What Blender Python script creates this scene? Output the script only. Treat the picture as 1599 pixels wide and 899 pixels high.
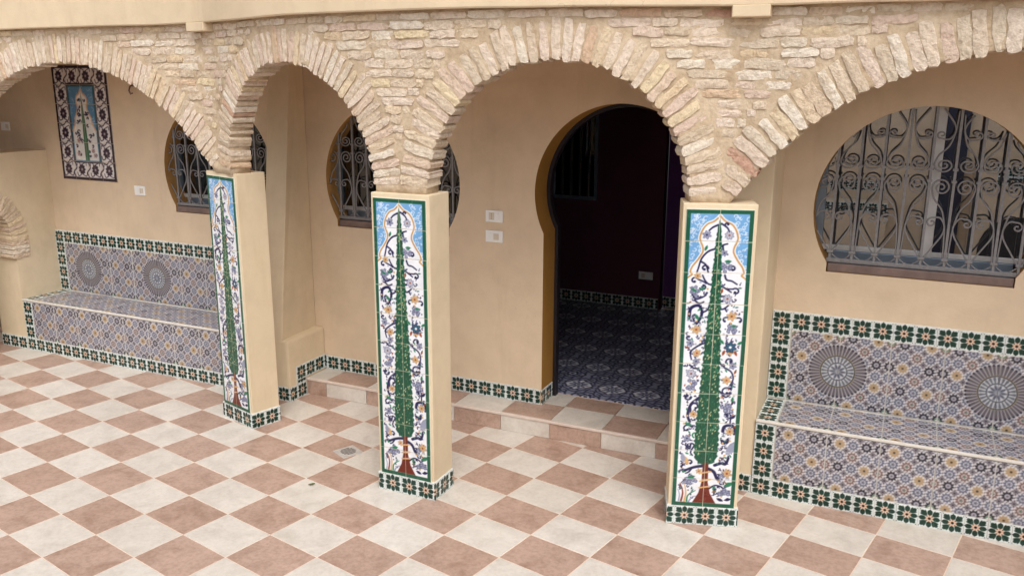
import bpy, bmesh, math, random
import numpy as np
from mathutils import Vector, Matrix, geometry, noise
rad = math.radians
scene = bpy.context.scene
for o in list(bpy.data.objects):
    bpy.data.objects.remove(o, do_unlink=True)

# ------------------------------------------------------------------ camera, sky, sun, exposure
cam_data = bpy.data.cameras.new("camera")
cam = bpy.data.objects.new("camera", cam_data)
scene.collection.objects.link(cam)
cam.location = (2.22, -3.508, 2.105)
cam.rotation_mode = 'XYZ'
cam.rotation_euler = (Matrix.Rotation(rad(24.726), 3, 'Z') @ Matrix.Rotation(rad(90 - 13.55), 3, 'X') @ Matrix.Rotation(rad(0.26), 3, 'Z')).to_euler()
cam_data.sensor_width = 36.0
cam_data.lens = 1333.0 / 1599.0 * 36.0
cam_data.clip_start = 0.05
cam_data.clip_end = 500.0
scene.camera = cam

SUN_EL, SUN_AZ = 52.0, 146.0          # azimuth clockwise from +Y
world = bpy.data.worlds.new("World")
scene.world = world
world.use_nodes = True
wn = world.node_tree
wn.nodes.clear()
sky = wn.nodes.new("ShaderNodeTexSky")
sky.sky_type = 'NISHITA'
sky.sun_disc = False
sky.sun_elevation = rad(SUN_EL)
sky.sun_rotation = rad(SUN_AZ)
sky.air_density = 1.0
sky.dust_density = 3.0
hs = wn.nodes.new("ShaderNodeHueSaturation")
hs.inputs['Saturation'].default_value = 0.30      # thin overcast: nearly colourless sky light
bg = wn.nodes.new("ShaderNodeBackground")
bg.inputs['Strength'].default_value = 0.15
wo = wn.nodes.new("ShaderNodeOutputWorld")
wn.links.new(sky.outputs[0], hs.inputs['Color'])
wn.links.new(hs.outputs[0], bg.inputs[0])
wn.links.new(bg.outputs[0], wo.inputs[0])

sun_data = bpy.data.lights.new("sun", 'SUN')
sun_data.energy = 0.70
sun_data.angle = rad(30)
sun_data.color = (1.0, 0.95, 0.88)
sun = bpy.data.objects.new("sun", sun_data)
scene.collection.objects.link(sun)
sd = Vector((math.sin(rad(SUN_AZ)) * math.cos(rad(SUN_EL)), math.cos(rad(SUN_AZ)) * math.cos(rad(SUN_EL)), math.sin(rad(SUN_EL))))
sun.rotation_euler = sd.to_track_quat('Z', 'Y').to_euler()

vs = scene.view_settings
vs.view_transform = 'Standard'
vs.look = 'None'
vs.gamma = 1.0
vs.use_curve_mapping = False
vs.exposure = 0.66

# ------------------------------------------------------------------ helpers
rng = random.Random(7)

def lin(r, g=None, b=None):
    if g is None:
        r, g, b = r
    f = lambda c: (c / 255) / 12.92 if c / 255 <= 0.04045 else ((c / 255 + 0.055) / 1.055) ** 2.4
    return (f(r), f(g), f(b))

WM = {}          # world matrices of parents

def link(o):
    scene.collection.objects.link(o)
    return o

def thing(name, label, cat, M=None, group=None):
    o = link(bpy.data.objects.new(name, None))
    o.empty_display_size = 0.1
    M = M or Matrix.Identity(4)
    o.matrix_basis = M
    WM[o.name] = M
    o["label"] = label
    o["category"] = cat
    if group:
        o["group"] = group
    return o

def place(name, mesh, parent=None, M=None, mat=None):
    """link a mesh as one object; M is its world matrix"""
    o = link(bpy.data.objects.new(name, mesh))
    M = M or Matrix.Identity(4)
    if parent is not None:
        o.parent = parent
        o.matrix_basis = WM[parent.name].inverted() @ M
    else:
        o.matrix_basis = M
    WM[o.name] = M
    if mat and not mesh.materials:
        mesh.materials.append(mat)
    return o

class MB:
    def __init__(s):
        s.v, s.f, s.m = [], [], []
    def quad(s, a, b, c, d, m=0):
        i = len(s.v)
        s.v += [a, b, c, d]; s.f.append((i, i + 1, i + 2, i + 3)); s.m.append(m)
    def box(s, x0, x1, y0, y1, z0, z1, m=0):
        i = len(s.v)
        s.v += [(x, y, z) for z in (z0, z1) for y in (y0, y1) for x in (x0, x1)]
        for q in ((0, 2, 3, 1), (4, 5, 7, 6), (0, 1, 5, 4), (2, 6, 7, 3), (0, 4, 6, 2), (1, 3, 7, 5)):
            s.f.append(tuple(i + k for k in q)); s.m.append(m)
        return s
    def prism(s, poly, axis, a, b, m=0):
        """poly of 2-D points extruded along axis ('y': poly in xz; 'z': poly in xy; 'x': poly in yz)"""
        P = {'y': lambda p, t: (p[0], t, p[1]), 'z': lambda p, t: (p[0], p[1], t), 'x': lambda p, t: (t, p[0], p[1])}[axis]
        i, n = len(s.v), len(poly)
        s.v += [P(p, a) for p in poly] + [P(p, b) for p in poly]
        s.f.append(tuple(range(i, i + n))); s.m.append(m)
        s.f.append(tuple(range(i + 2 * n - 1, i + n - 1, -1))); s.m.append(m)
        for k in range(n):
            l = (k + 1) % n
            s.f.append((i + k, i + n + k, i + n + l, i + l)); s.m.append(m)
        return s
    def tube(s, pts, r, n=6, closed=False, m=0):
        pts = [Vector(p) for p in pts]
        N = len(pts)
        base = len(s.v)
        up0 = Vector((0, 1, 0))
        for k, p in enumerate(pts):
            t = (pts[(k + 1) % N] - pts[k - 1]) if closed else (pts[min(k + 1, N - 1)] - pts[max(k - 1, 0)])
            t = t.normalized() if t.length > 1e-9 else Vector((0, 0, 1))
            u = up0 if abs(t.dot(up0)) < .95 else Vector((1, 0, 0))
            a = t.cross(u).normalized(); b = a.cross(t)
            for j in range(n):
                an = 2 * math.pi * (j + .5) / n
                s.v.append(tuple(p + a * (r * math.cos(an)) + b * (r * math.sin(an))))
        for k in range(N if closed else N - 1):
            for j in range(n):
                k2 = (k + 1) % N
                s.f.append((base + k * n + j, base + k * n + (j + 1) % n, base + k2 * n + (j + 1) % n, base + k2 * n + j)); s.m.append(m)
        if not closed:
            s.f.append(tuple(base + j for j in range(n))); s.m.append(m)
            s.f.append(tuple(base + (N - 1) * n + j for j in reversed(range(n)))); s.m.append(m)
        return s
    def mesh(s, name, mats, smooth=False, bevel=0.0, fix=True):
        me = bpy.data.meshes.new(name)
        me.from_pydata([tuple(v) for v in s.v], [], s.f)
        for mt in (mats if isinstance(mats, (list, tuple)) else [mats]):
            me.materials.append(mt)
        me.polygons.foreach_set("material_index", s.m)
        if fix or bevel:
            bm = bmesh.new(); bm.from_mesh(me)
            if bevel:
                bmesh.ops.remove_doubles(bm, verts=bm.verts, dist=1e-5)
            bmesh.ops.recalc_face_normals(bm, faces=bm.faces)
            if bevel:
                ed = [e for e in bm.edges if len(e.link_faces) == 2 and e.calc_face_angle(0) > rad(30)]
                bmesh.ops.bevel(bm, geom=ed, offset=bevel, segments=2, profile=0.6, affect='EDGES', clamp_overlap=True)
            bm.to_mesh(me); bm.free()
        if smooth:
            me.polygons.foreach_set("use_smooth", [True] * len(me.polygons))
        me.update()
        return me

def frame(origin, xa, ya, za):
    M = Matrix.Identity(4)
    for i in range(3):
        M[i][0], M[i][1], M[i][2], M[i][3] = xa[i], ya[i], za[i], origin[i]
    return M

FRONT = lambda x, y, z: frame((x, y, z), (1, 0, 0), (0, 0, 1), (0, -1, 0))       # tile facing -Y, origin at lower left
TOP = lambda x, y, z: frame((x, y, z), (1, 0, 0), (0, 1, 0), (0, 0, 1))          # tile facing up

# ------------------------------------------------------------------ materials
def new_mat(name):
    m = bpy.data.materials.new(name)
    m.use_nodes = True
    nt = m.node_tree
    b = nt.nodes["Principled BSDF"]
    return m, nt, b

def N(nt, kind, **kw):
    n = nt.nodes.new(kind)
    for k, v in kw.items():
        if k in n.inputs:
            n.inputs[k].default_value = v
        else:
            setattr(n, k, v)
    return n

def ramp(nt, stops):
    r = nt.nodes.new("ShaderNodeValToRGB")
    e = r.color_ramp.elements
    while len(e) < len(stops):
        e.new(0.5)
    for k, (p, c) in enumerate(stops):
        e[k].position = p
        e[k].color = (*c, 1)
    return r

def mixc(nt, fac, a, b, mode='MIX'):
    m = nt.nodes.new("ShaderNodeMix")
    m.data_type = 'RGBA'
    m.blend_type = mode
    for sock, val in ((m.inputs[0], fac), (m.inputs[6], a), (m.inputs[7], b)):
        if hasattr(val, 'is_output'):
            nt.links.new(val, sock)
        else:
            sock.default_value = val if not isinstance(val, tuple) else (*val, 1)
    return m.outputs[2]

def bump(nt, b, h, strength, dist):
    n = nt.nodes.new("ShaderNodeBump")
    n.inputs['Strength'].default_value = strength
    n.inputs['Distance'].default_value = dist
    nt.links.new(h, n.inputs['Height'])
    nt.links.new(n.outputs[0], b.inputs['Normal'])
    return n

def coords(nt, scale=1.0, rand=False, obj=False):
    if obj:
        out = nt.nodes.new("ShaderNodeTexCoord").outputs['Object']
    else:
        out = nt.nodes.new("ShaderNodeNewGeometry").outputs['Position']
    if rand:
        oi = nt.nodes.new("ShaderNodeObjectInfo")
        mu = N(nt, "ShaderNodeMath", operation='MULTIPLY'); mu.inputs[1].default_value = 53.0
        nt.links.new(oi.outputs['Random'], mu.inputs[0])
        ad = nt.nodes.new("ShaderNodeVectorMath"); ad.operation = 'ADD'
        nt.links.new(out, ad.inputs[0]); nt.links.new(mu.outputs[0], ad.inputs[1])
        out = ad.outputs[0]
    return out

def tex(nt, co, scale, detail=4, rough=0.55, kind="ShaderNodeTexNoise"):
    n = nt.nodes.new(kind)
    n.inputs['Scale'].default_value = scale
    if 'Detail' in n.inputs:
        n.inputs['Detail'].default_value = detail
    if 'Roughness' in n.inputs:
        n.inputs['Roughness'].default_value = rough
    nt.links.new(co, n.inputs['Vector'])
    return n

def plaster(name, col, var=0.10, stain=None, bumps=0.25, cracks=0.0):
    m, nt, b = new_mat(name)
    co = coords(nt)
    n1 = tex(nt, co, 1.3, 5, .6)
    n2 = tex(nt, co, 9.0, 4, .6)
    dark = tuple(c * (1 - 2 * var) for c in col)
    lite = tuple(min(1, c * (1 + var)) for c in col)
    r = ramp(nt, [(0.3, dark), (0.5, col), (0.72, lite)])
    nt.links.new(n1.outputs[0], r.inputs[0])
    r2 = ramp(nt, [(0.25, (.86, .85, .83)), (0.6, (1, 1, 1))])
    nt.links.new(n2.outputs[0], r2.inputs[0])
    c = mixc(nt, 0.55, r.outputs[0], r2.outputs[0], 'MULTIPLY')
    if stain:
        # dirt streaks and scuffs with a shape of their own
        mp = nt.nodes.new("ShaderNodeMapping"); mp.inputs['Scale'].default_value = (6, 6, 0.8)
        nt.links.new(co, mp.inputs[0])
        n3 = tex(nt, mp.outputs[0], 1.6, 6, .65)
        r3 = ramp(nt, [(0.56, (0, 0, 0)), (0.78, (1, 1, 1))])
        nt.links.new(n3.outputs[0], r3.inputs[0])
        k = N(nt, "ShaderNodeMath", operation='MULTIPLY'); k.inputs[1].default_value = 0.35
        nt.links.new(r3.outputs[0], k.inputs[0])
        c = mixc(nt, k.outputs[0], c, stain)
    if cracks:
        nw = tex(nt, co, 3.0, 4, .6)
        ad_ = nt.nodes.new("ShaderNodeVectorMath"); ad_.operation = 'ADD'
        nt.links.new(co, ad_.inputs[0]); nt.links.new(nw.outputs['Color'], ad_.inputs[1])
        vo = nt.nodes.new("ShaderNodeTexVoronoi"); vo.feature = 'DISTANCE_TO_EDGE'; vo.inputs['Scale'].default_value = 1.5
        nt.links.new(ad_.outputs[0], vo.inputs['Vector'])
        rc = ramp(nt, [(0.0, (1, 1, 1)), (0.0045, (0, 0, 0))])
        nt.links.new(vo.outputs['Distance'], rc.inputs[0])
        km = N(nt, "ShaderNodeMath", operation='MULTIPLY'); km.inputs[1].default_value = cracks
        nt.links.new(rc.outputs[0], km.inputs[0])
        nm = tex(nt, co, 1.1, 2, .5)
        rm = ramp(nt, [(0.48, (0, 0, 0)), (0.60, (1, 1, 1))])
        nt.links.new(nm.outputs[0], rm.inputs[0])
        km2 = N(nt, "ShaderNodeMath", operation='MULTIPLY')
        nt.links.new(km.outputs[0], km2.inputs[0]); nt.links.new(rm.outputs[0], km2.inputs[1])
        c = mixc(nt, km2.outputs[0], c, tuple(v * .55 for v in col))
    nt.links.new(c, b.inputs['Base Color'])
    b.inputs['Roughness'].default_value = 0.82
    b.inputs['Specular IOR Level'].default_value = 0.25
    n4 = tex(nt, co, 55, 6, .65)
    n5 = tex(nt, co, 5, 3, .5)
    ad = N(nt, "ShaderNodeMath", operation='MULTIPLY_ADD'); ad.inputs[1].default_value = 2.5
    nt.links.new(n5.outputs[0], ad.inputs[0]); nt.links.new(n4.outputs[0], ad.inputs[2])
    bump(nt, b, ad.outputs[0], bumps, 0.006)
    return m

def floor_tile_mat(name, base, vein, dirt):
    m, nt, b = new_mat(name)
    co = coords(nt, rand=True)
    n1 = tex(nt, co, 7.5, 7, .66); n1.inputs['Distortion'].default_value = 0.6
    n2 = tex(nt, co, 48.0, 6, .65)
    r = ramp(nt, [(0.31, vein), (0.5, base), (0.70, tuple(min(1, c * 1.12) for c in base))])
    nt.links.new(n1.outputs[0], r.inputs[0])
    r2 = ramp(nt, [(0.36, dirt), (0.56, (1, 1, 1))])
    nt.links.new(n2.outputs[0], r2.inputs[0])
    c = mixc(nt, 0.75, r.outputs[0], r2.outputs[0], 'MULTIPLY')
    oi = nt.nodes.new("ShaderNodeObjectInfo")
    r3 = ramp(nt, [(0, (.93, .92, .90)), (1, (1.0, 1.0, 1.0))])
    nt.links.new(oi.outputs['Random'], r3.inputs[0])
    c = mixc(nt, 1.0, c, r3.outputs[0], 'MULTIPLY')
    nt.links.new(c, b.inputs['Base Color'])
    rr = ramp(nt, [(0.3, (.30, .30, .30)), (0.7, (.48, .48, .48))])
    nt.links.new(n1.outputs[0], rr.inputs[0])
    nt.links.new(rr.outputs[0], b.inputs['Roughness'])
    bump(nt, b, n2.outputs[0], 0.10, 0.003)
    return m

def simple(name, col, rough=0.5, metal=0.0, nscale=20, var=0.12, bmp=0.1, bd=0.003, spec=0.5):
    m, nt, b = new_mat(name)
    co = coords(nt)
    n1 = tex(nt, co, nscale, 4, .6)
    r = ramp(nt, [(0.3, tuple(c * (1 - var) for c in col)), (0.7, tuple(min(1, c * (1 + var)) for c in col))])
    nt.links.new(n1.outputs[0], r.inputs[0])
    nt.links.new(r.outputs[0], b.inputs['Base Color'])
    b.inputs['Roughness'].default_value = rough
    b.inputs['Metallic'].default_value = metal
    b.inputs['Specular IOR Level'].default_value = spec
    if bmp:
        bump(nt, b, n1.outputs[0], bmp, bd)
    return m

def glaze(name, rough=0.2, tint=(1, 1, 1)):
    """hand painted glazed tile: the painted colours are stored per vertex, glaze wobble and dust are procedural"""
    m, nt, b = new_mat(name)
    at = nt.nodes.new("ShaderNodeAttribute"); at.attribute_name = "Col"
    co = coords(nt, rand=True)
    n1 = tex(nt, co, 14, 4, .6)
    r = ramp(nt, [(0.3, tuple(.88 * t for t in tint)), (0.65, tint)])
    nt.links.new(n1.outputs[0], r.inputs[0])
    c = mixc(nt, 1.0, at.outputs['Color'], r.outputs[0], 'MULTIPLY')
    nt.links.new(c, b.inputs['Base Color'])
    rr = ramp(nt, [(0.3, (rough,) * 3), (0.75, (rough + .16,) * 3)])
    nt.links.new(n1.outputs[0], rr.inputs[0])
    nt.links.new(rr.outputs[0], b.inputs['Roughness'])
    n2 = tex(nt, co, 30, 2, .5)
    bump(nt, b, n2.outputs[0], 0.06, 0.004)
    return m

def brick_mat():
    m, nt, b = new_mat("old_cream_brick")
    oi = nt.nodes.new("ShaderNodeObjectInfo")
    co = coords(nt, rand=True)
    r = ramp(nt, [(0.0, lin(226, 208, 183)), (0.22, lin(236, 219, 203)), (0.42, lin(214, 196, 172)), (0.60, lin(240, 229, 213)),
                  (0.78, lin(224, 200, 183)), (0.945, lin(234, 216, 182)), (1.0, lin(208, 168, 148))])
    r.color_ramp.interpolation = 'LINEAR'
    nt.links.new(oi.outputs['Random'], r.inputs[0])
    n1 = tex(nt, co, 38, 7, .72)
    r1 = ramp(nt, [(0.32, (.68, .61, .53)), (0.52, (.97, .96, .94)), (0.75, (1.10, 1.09, 1.07))])
    nt.links.new(n1.outputs[0], r1.inputs[0])
    c = mixc(nt, 0.85, r.outputs[0], r1.outputs[0], 'MULTIPLY')
    # mortar smear over the faces
    n2 = tex(nt, co, 9, 5, .65)
    r2 = ramp(nt, [(0.56, (0, 0, 0)), (0.70, (.7, .7, .7))])
    nt.links.new(n2.outputs[0], r2.inputs[0])
    c = mixc(nt, r2.outputs[0], c, lin(204, 184, 158))
    # small dark pits
    v = tex(nt, co, 58, kind="ShaderNodeTexVoronoi")
    r3 = ramp(nt, [(0.10, (.30, .23, .17)), (0.24, (1, 1, 1))])
    nt.links.new(v.outputs['Distance'], r3.inputs[0])
    n3 = tex(nt, co, 14, 3, .5)
    r4 = ramp(nt, [(0.46, (0, 0, 0)), (0.58, (1, 1, 1))])
    nt.links.new(n3.outputs[0], r4.inputs[0])
    c2 = mixc(nt, 1.0, c, r3.outputs[0], 'MULTIPLY')
    c = mixc(nt, r4.outputs[0], c, c2)
    nt.links.new(c, b.inputs['Base Color'])
    b.inputs['Roughness'].default_value = 0.9
    b.inputs['Specular IOR Level'].default_value = 0.15
    n4 = tex(nt, co, 60, 7, .7)
    mu = N(nt, "ShaderNodeMath", operation='MULTIPLY')
    nt.links.new(n4.outputs[0], mu.inputs[0]); nt.links.new(r3.outputs[0], mu.inputs[1])
    ad = N(nt, "ShaderNodeMath", operation='MULTIPLY_ADD'); ad.inputs[1].default_value = 1.2
    nt.links.new(n1.outputs[0], ad.inputs[0]); nt.links.new(mu.outputs[0], ad.inputs[2])
    bump(nt, b, ad.outputs[0], 1.0, 0.010)
    return m

def mortar_mat():
    m, nt, b = new_mat("lime_mortar")
    co = coords(nt)
    n1 = tex(nt, co, 7, 6, .65)
    r = ramp(nt, [(0.3, lin(176, 153, 127)), (0.5, lin(200, 180, 154)), (0.72, lin(216, 199, 176))])
    nt.links.new(n1.outputs[0], r.inputs[0])
    n3 = tex(nt, co, 38, 5, .7)
    r1 = ramp(nt, [(0.3, (.74, .70, .64)), (0.6, (1.02, 1.02, 1.0))])
    nt.links.new(n3.outputs[0], r1.inputs[0])
    c = mixc(nt, 0.8, r.outputs[0], r1.outputs[0], 'MULTIPLY')
    nt.links.new(c, b.inputs['Base Color'])
    b.inputs['Roughness'].default_value = 0.95
    b.inputs['Specular IOR Level'].default_value = 0.1
    bump(nt, b, n3.outputs[0], 0.9, 0.008)
    return m

def glass_mat(name, refl=0.48):
    m = bpy.data.materials.new(name); m.use_nodes = True
    nt = m.node_tree; nt.nodes.clear()
    out = nt.nodes.new("ShaderNodeOutputMaterial")
    tr = nt.nodes.new("ShaderNodeBsdfTransparent"); tr.inputs[0].default_value = (.42, .45, .48, 1)
    gl = nt.nodes.new("ShaderNodeBsdfGlossy"); gl.inputs['Roughness'].default_value = 0.004
    gl.inputs['Color'].default_value = (.93, .96, 1.0, 1)
    lw = nt.nodes.new("ShaderNodeLayerWeight"); lw.inputs[0].default_value = 0.25
    mp = nt.nodes.new("ShaderNodeMapRange"); mp.inputs['To Min'].default_value = refl; mp.inputs['To Max'].default_value = 0.9
    nt.links.new(lw.outputs['Fresnel'], mp.inputs['Value'])
    co = coords(nt)
    n = tex(nt, co, 2.2, 1)
    bp = nt.nodes.new("ShaderNodeBump"); bp.inputs['Strength'].default_value = 0.04; bp.inputs['Distance'].default_value = 0.01
    nt.links.new(n.outputs[0], bp.inputs['Height']); nt.links.new(bp.outputs[0], gl.inputs['Normal'])
    mx = nt.nodes.new("ShaderNodeMixShader")
    nt.links.new(mp.outputs[0], mx.inputs[0]); nt.links.new(tr.outputs[0], mx.inputs[1]); nt.links.new(gl.outputs[0], mx.inputs[2])
    nt.links.new(mx.outputs[0], out.inputs[0])
    return m

M_WALL = plaster("beige_wall_plaster", lin(218, 197, 170), 0.06, lin(186, 160, 131), cracks=.22)
M_PILLAR = plaster("cream_pillar_plaster", lin(221, 203, 173), 0.05, lin(196, 172, 138))
M_CORN = plaster("cream_cornice_plaster", lin(216, 196, 166), 0.05, lin(190, 164, 132), cracks=.7)
M_CEIL = plaster("porch_ceiling_plaster", lin(238, 200, 160), 0.05)
M_OCHRE = plaster("ochre_reveal_paint", lin(184, 140, 84), 0.08)
M_OCHRE2 = plaster("deep_ochre_door_reveal", lin(168, 124, 60), 0.08)
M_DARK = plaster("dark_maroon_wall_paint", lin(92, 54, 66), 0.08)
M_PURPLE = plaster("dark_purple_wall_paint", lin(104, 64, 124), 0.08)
M_LIGHT = floor_tile_mat("pale_floor_tile", lin(217, 210, 201), lin(204, 196, 186), (.90, .88, .86))
M_BROWN = floor_tile_mat("terracotta_floor_tile", lin(186, 158, 143), lin(163, 133, 117), (.76, .73, .70))
M_GROUT = simple("floor_grout", lin(226, 204, 184), 0.9, nscale=30, var=.08, bmp=.3)
M_WGROUT = simple("white_tile_grout", lin(222, 218, 208), 0.85, nscale=40, var=.08)
M_NOSE = simple("pale_step_trim", lin(216, 200, 188), 0.35, nscale=25, var=.06)
M_WNOSE = simple("white_bench_trim", lin(218, 213, 204), 0.3, nscale=25, var=.05)
M_GLAZE = glaze("painted_glazed_tile", 0.16)
M_GLAZE2 = glaze("printed_wall_tile", 0.24)
M_INT = glaze("printed_floor_tile", 0.30)
M_BRICK = brick_mat()
M_MORTAR = mortar_mat()
M_IRON = simple("grey_painted_iron", lin(130, 129, 131), 0.42, 0.1, nscale=60, var=.15, bmp=.15)
M_ALU = simple("blue_grey_aluminium", lin(132, 146, 162), 0.35, 0.5, nscale=12, var=.06, bmp=.03)
M_ALUW = simple("pale_aluminium", lin(204, 204, 204), 0.35, 0.2, nscale=12, var=.08, bmp=.03)
M_BLACK = simple("black_door_metal", lin(38, 34, 40), 0.45, 0.2, nscale=30)
M_SILL = simple("taupe_sill_stone", lin(116, 98, 92), 0.4, nscale=18, var=.2)
M_PLATE = simple("white_switch_plastic", lin(242, 242, 240), 0.35, nscale=10, var=.03, bmp=0)
M_PLATE2 = simple("cream_switch_rocker", lin(216, 206, 190), 0.35, nscale=10, var=.03, bmp=0)
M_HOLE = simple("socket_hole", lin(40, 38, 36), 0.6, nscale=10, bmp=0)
M_DRAIN = simple("drain_steel", lin(206, 202, 198), 0.4, 0.3, nscale=40)
M_DRAIND = simple("drain_slot_dark", lin(96, 92, 90), 0.7, nscale=40)
M_LEAF = simple("fallen_leaf_green", lin(78, 92, 40), 0.6, nscale=120, var=.4)
M_GLASS = glass_mat("window_glass")
M_GLASS2 = glass_mat("clear_window_glass", 0.10)

# ------------------------------------------------------------------ painting (flat print on glazed tiles)
class Canvas:
    def __init__(s, w, h, px, bgc):
        """w,h in design units, px = samples per unit; y runs DOWN"""
        s.w, s.h, s.px = w, h, px
        nx, ny = int(round(w * px)) + 1, int(round(h * px)) + 1
        s.X, s.Y = np.meshgrid(np.linspace(0, w, nx), np.linspace(0, h, ny))
        s.C = np.ones((ny, nx, 3)) * np.array(bgc, float)
        s.aa = 0.7 / px
    def put(s, d, col, al=1.0):
        a = np.clip(0.5 - d / (2 * s.aa), 0, 1)[..., None] * al
        s.C = s.C * (1 - a) + np.array(col, float) * a
    def disc(s, x, y, r, col, ry=None, ang=0.0):
        ry = ry or r
        c, n = math.cos(ang), math.sin(ang)
        dx, dy = s.X - x, s.Y - y
        u, v = dx * c + dy * n, -dx * n + dy * c
        k = np.sqrt((u / r) ** 2 + (v / ry) ** 2)
        s.put((k - 1) * min(r, ry), col)
    def ring(s, x, y, r, t, col):
        s.put(np.abs(np.hypot(s.X - x, s.Y - y) - r) - t / 2, col)
    def rect(s, x0, y0, x1, y1, col):
        s.put(np.maximum(np.abs(s.X - (x0 + x1) / 2) - (x1 - x0) / 2, np.abs(s.Y - (y0 + y1) / 2) - (y1 - y0) / 2), col)
    def stroke(s, pts, t0, col, t1=None):
        t1 = t0 if t1 is None else t1
        n = len(pts) - 1
        D = np.full(s.X.shape, 1e3)
        for k in range(n):
            (ax, ay), (bx, by) = pts[k], pts[k + 1]
            L = (bx - ax) ** 2 + (by - ay) ** 2 + 1e-12
            u = np.clip(((s.X - ax) * (bx - ax) + (s.Y - ay) * (by - ay)) / L, 0, 1)
            w = t0 + (t1 - t0) * ((k + u) / n)
            D = np.minimum(D, np.hypot(s.X - ax - u * (bx - ax), s.Y - ay - u * (by - ay)) - w / 2)
        s.put(D, col)
    def poly(s, pts, col):
        ins = np.zeros(s.X.shape, bool)
        D = np.full(s.X.shape, 1e3)
        n = len(pts)
        for k in range(n):
            (ax, ay), (bx, by) = pts[k], pts[(k + 1) % n]
            if ay != by:
                c = (ay > s.Y) != (by > s.Y)
                ins ^= c & (s.X < (bx - ax) * (s.Y - ay) / (by - ay) + ax)
            L = (bx - ax) ** 2 + (by - ay) ** 2 + 1e-12
            u = np.clip(((s.X - ax) * (bx - ax) + (s.Y - ay) * (by - ay)) / L, 0, 1)
            D = np.minimum(D, np.hypot(s.X - ax - u * (bx - ax), s.Y - ay - u * (by - ay)))
        s.put(np.where(ins, -D, D), col)
    def cut(s, i0, j0, nx, ny):
        """colours of a window of nx*ny cells"""
        return s.C[j0:j0 + ny + 1, i0:i0 + nx + 1]

def smooth_path(pts, n=8):
    out = []
    P = [pts[0]] + list(pts) + [pts[-1]]
    for k in range(1, len(P) - 2):
        p0, p1, p2, p3 = (np.array(P[k + d], float) for d in (-1, 0, 1, 2))
        for i in range(n):
            t = i / n
            out.append(tuple(0.5 * ((2 * p1) + (-p0 + p2) * t + (2 * p0 - 5 * p1 + 4 * p2 - p3) * t * t + (-p0 + 3 * p1 - 3 * p2 + p3) * t ** 3)))
    out.append(tuple(pts[-1]))
    return out

def rim(img, col=(224, 212, 182)):
    img = img.copy(); k = np.array(col, float)
    for e in (np.s_[0], np.s_[-1], np.s_[:, 0], np.s_[:, -1]): img[e] = img[e] * .45 + k * .55
    return img

def tile_mesh(name, w, h, img, mat, thick=0.006):
    """a tile: painted face (grid of coloured vertices, rounded rim) and four sides; local x right, y up, z out of the face"""
    ny, nx = img.shape[0], img.shape[1]
    xs, ys = np.linspace(0, w, nx), np.linspace(h, 0, ny)
    X, Y = np.meshgrid(xs, ys)
    Z = np.zeros_like(X)
    Z[0, :] = Z[-1, :] = -0.0010
    Z[:, 0] = Z[:, -1] = -0.0010
    V = np.stack([X, Y, Z], -1).reshape(-1, 3)
    idx = np.arange(nx * ny).reshape(ny, nx)
    F = np.stack([idx[1:, :-1], idx[1:, 1:], idx[:-1, 1:], idx[:-1, :-1]], -1).reshape(-1, 4)
    ring = np.concatenate([idx[0, :-1], idx[:-1, -1], idx[-1, :0:-1], idx[:0:-1, 0]])
    B = V[ring].copy(); B[:, 2] = -thick
    b0 = len(V)
    n = len(ring)
    k = np.arange(n); l = (k + 1) % n
    S = np.stack([ring[k], ring[l], b0 + l, b0 + k], -1)
    V = np.vstack([V, B]); F = np.vstack([F, S])
    me = bpy.data.meshes.new(name)
    me.from_pydata(V.tolist(), [], F.tolist())
    col = np.ones((len(V), 4))
    c = img.reshape(-1, 3) / 255.0
    c = np.where(c <= 0.04045, c / 12.92, ((c + 0.055) / 1.055) ** 2.4)
    col[:b0, :3] = c
    col[b0:, :3] = c[ring]
    a = me.color_attributes.new("Col", 'FLOAT_COLOR', 'POINT')
    a.data.foreach_set("color", col.ravel())
    me.materials.append(mat)
    me.update()
    return me

NAVY = (34, 34, 78); GREEN = (26, 82, 60); GREEN2 = (44, 122, 88); GREYB = (150, 156, 180); TAN = (208, 168, 116)
RUST = (150, 72, 44); WHITE = (236, 238, 244); GRYOUT = (96, 98, 130)

# --- flower border tile (10 cm)
def flower_canvas(px=44, petal=(20, 54, 44), centre=(222, 192, 168), bgc=(220, 226, 224)):
    c = Canvas(1, 1, px, bgc)
    for k in range(8):
        a = k * math.pi / 4
        ca, sa = math.cos(a), math.sin(a)
        R, ln, wd = (0.31, 0.155, 0.092) if k % 2 == 0 else (0.375, 0.18, 0.088)
        c.disc(.5 + ca * R, .5 + sa * R, ln, petal, wd * 1.25, a)
        if k % 2:
            for s_ in (-1, 1):
                an = a + s_ * 0.24
                c.disc(.5 + math.cos(an) * .375, .5 + math.sin(an) * .375, .105, petal, .05, a + s_ * 0.5)
        else:
            c.disc(.5 + ca * .36, .5 + sa * .36, .085, petal, .108, a)
    c.disc(.5, .5, .185, (84, 58, 48))
    for k in range(8):
        a = k * math.pi / 4 + math.pi / 8
        c.disc(.5 + math.cos(a) * .125, .5 + math.sin(a) * .125, .07, centre, .046, a)
    c.disc(.5, .5, .062, (34, 24, 26))
    for x, y in ((.03, .5), (.97, .5), (.5, .03), (.5, .97), (.06, .06), (.94, .94), (.06, .94), (.94, .06)):
        c.disc(x, y, .022, (60, 60, 70))
    return c
fc = flower_canvas()
G = 0.0016
T10 = 0.1
ME_FLOWER = tile_mesh("flower_tile", T10 - G, T10 - G, fc.C, M_GLAZE)
ME_CUT = {}
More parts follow.
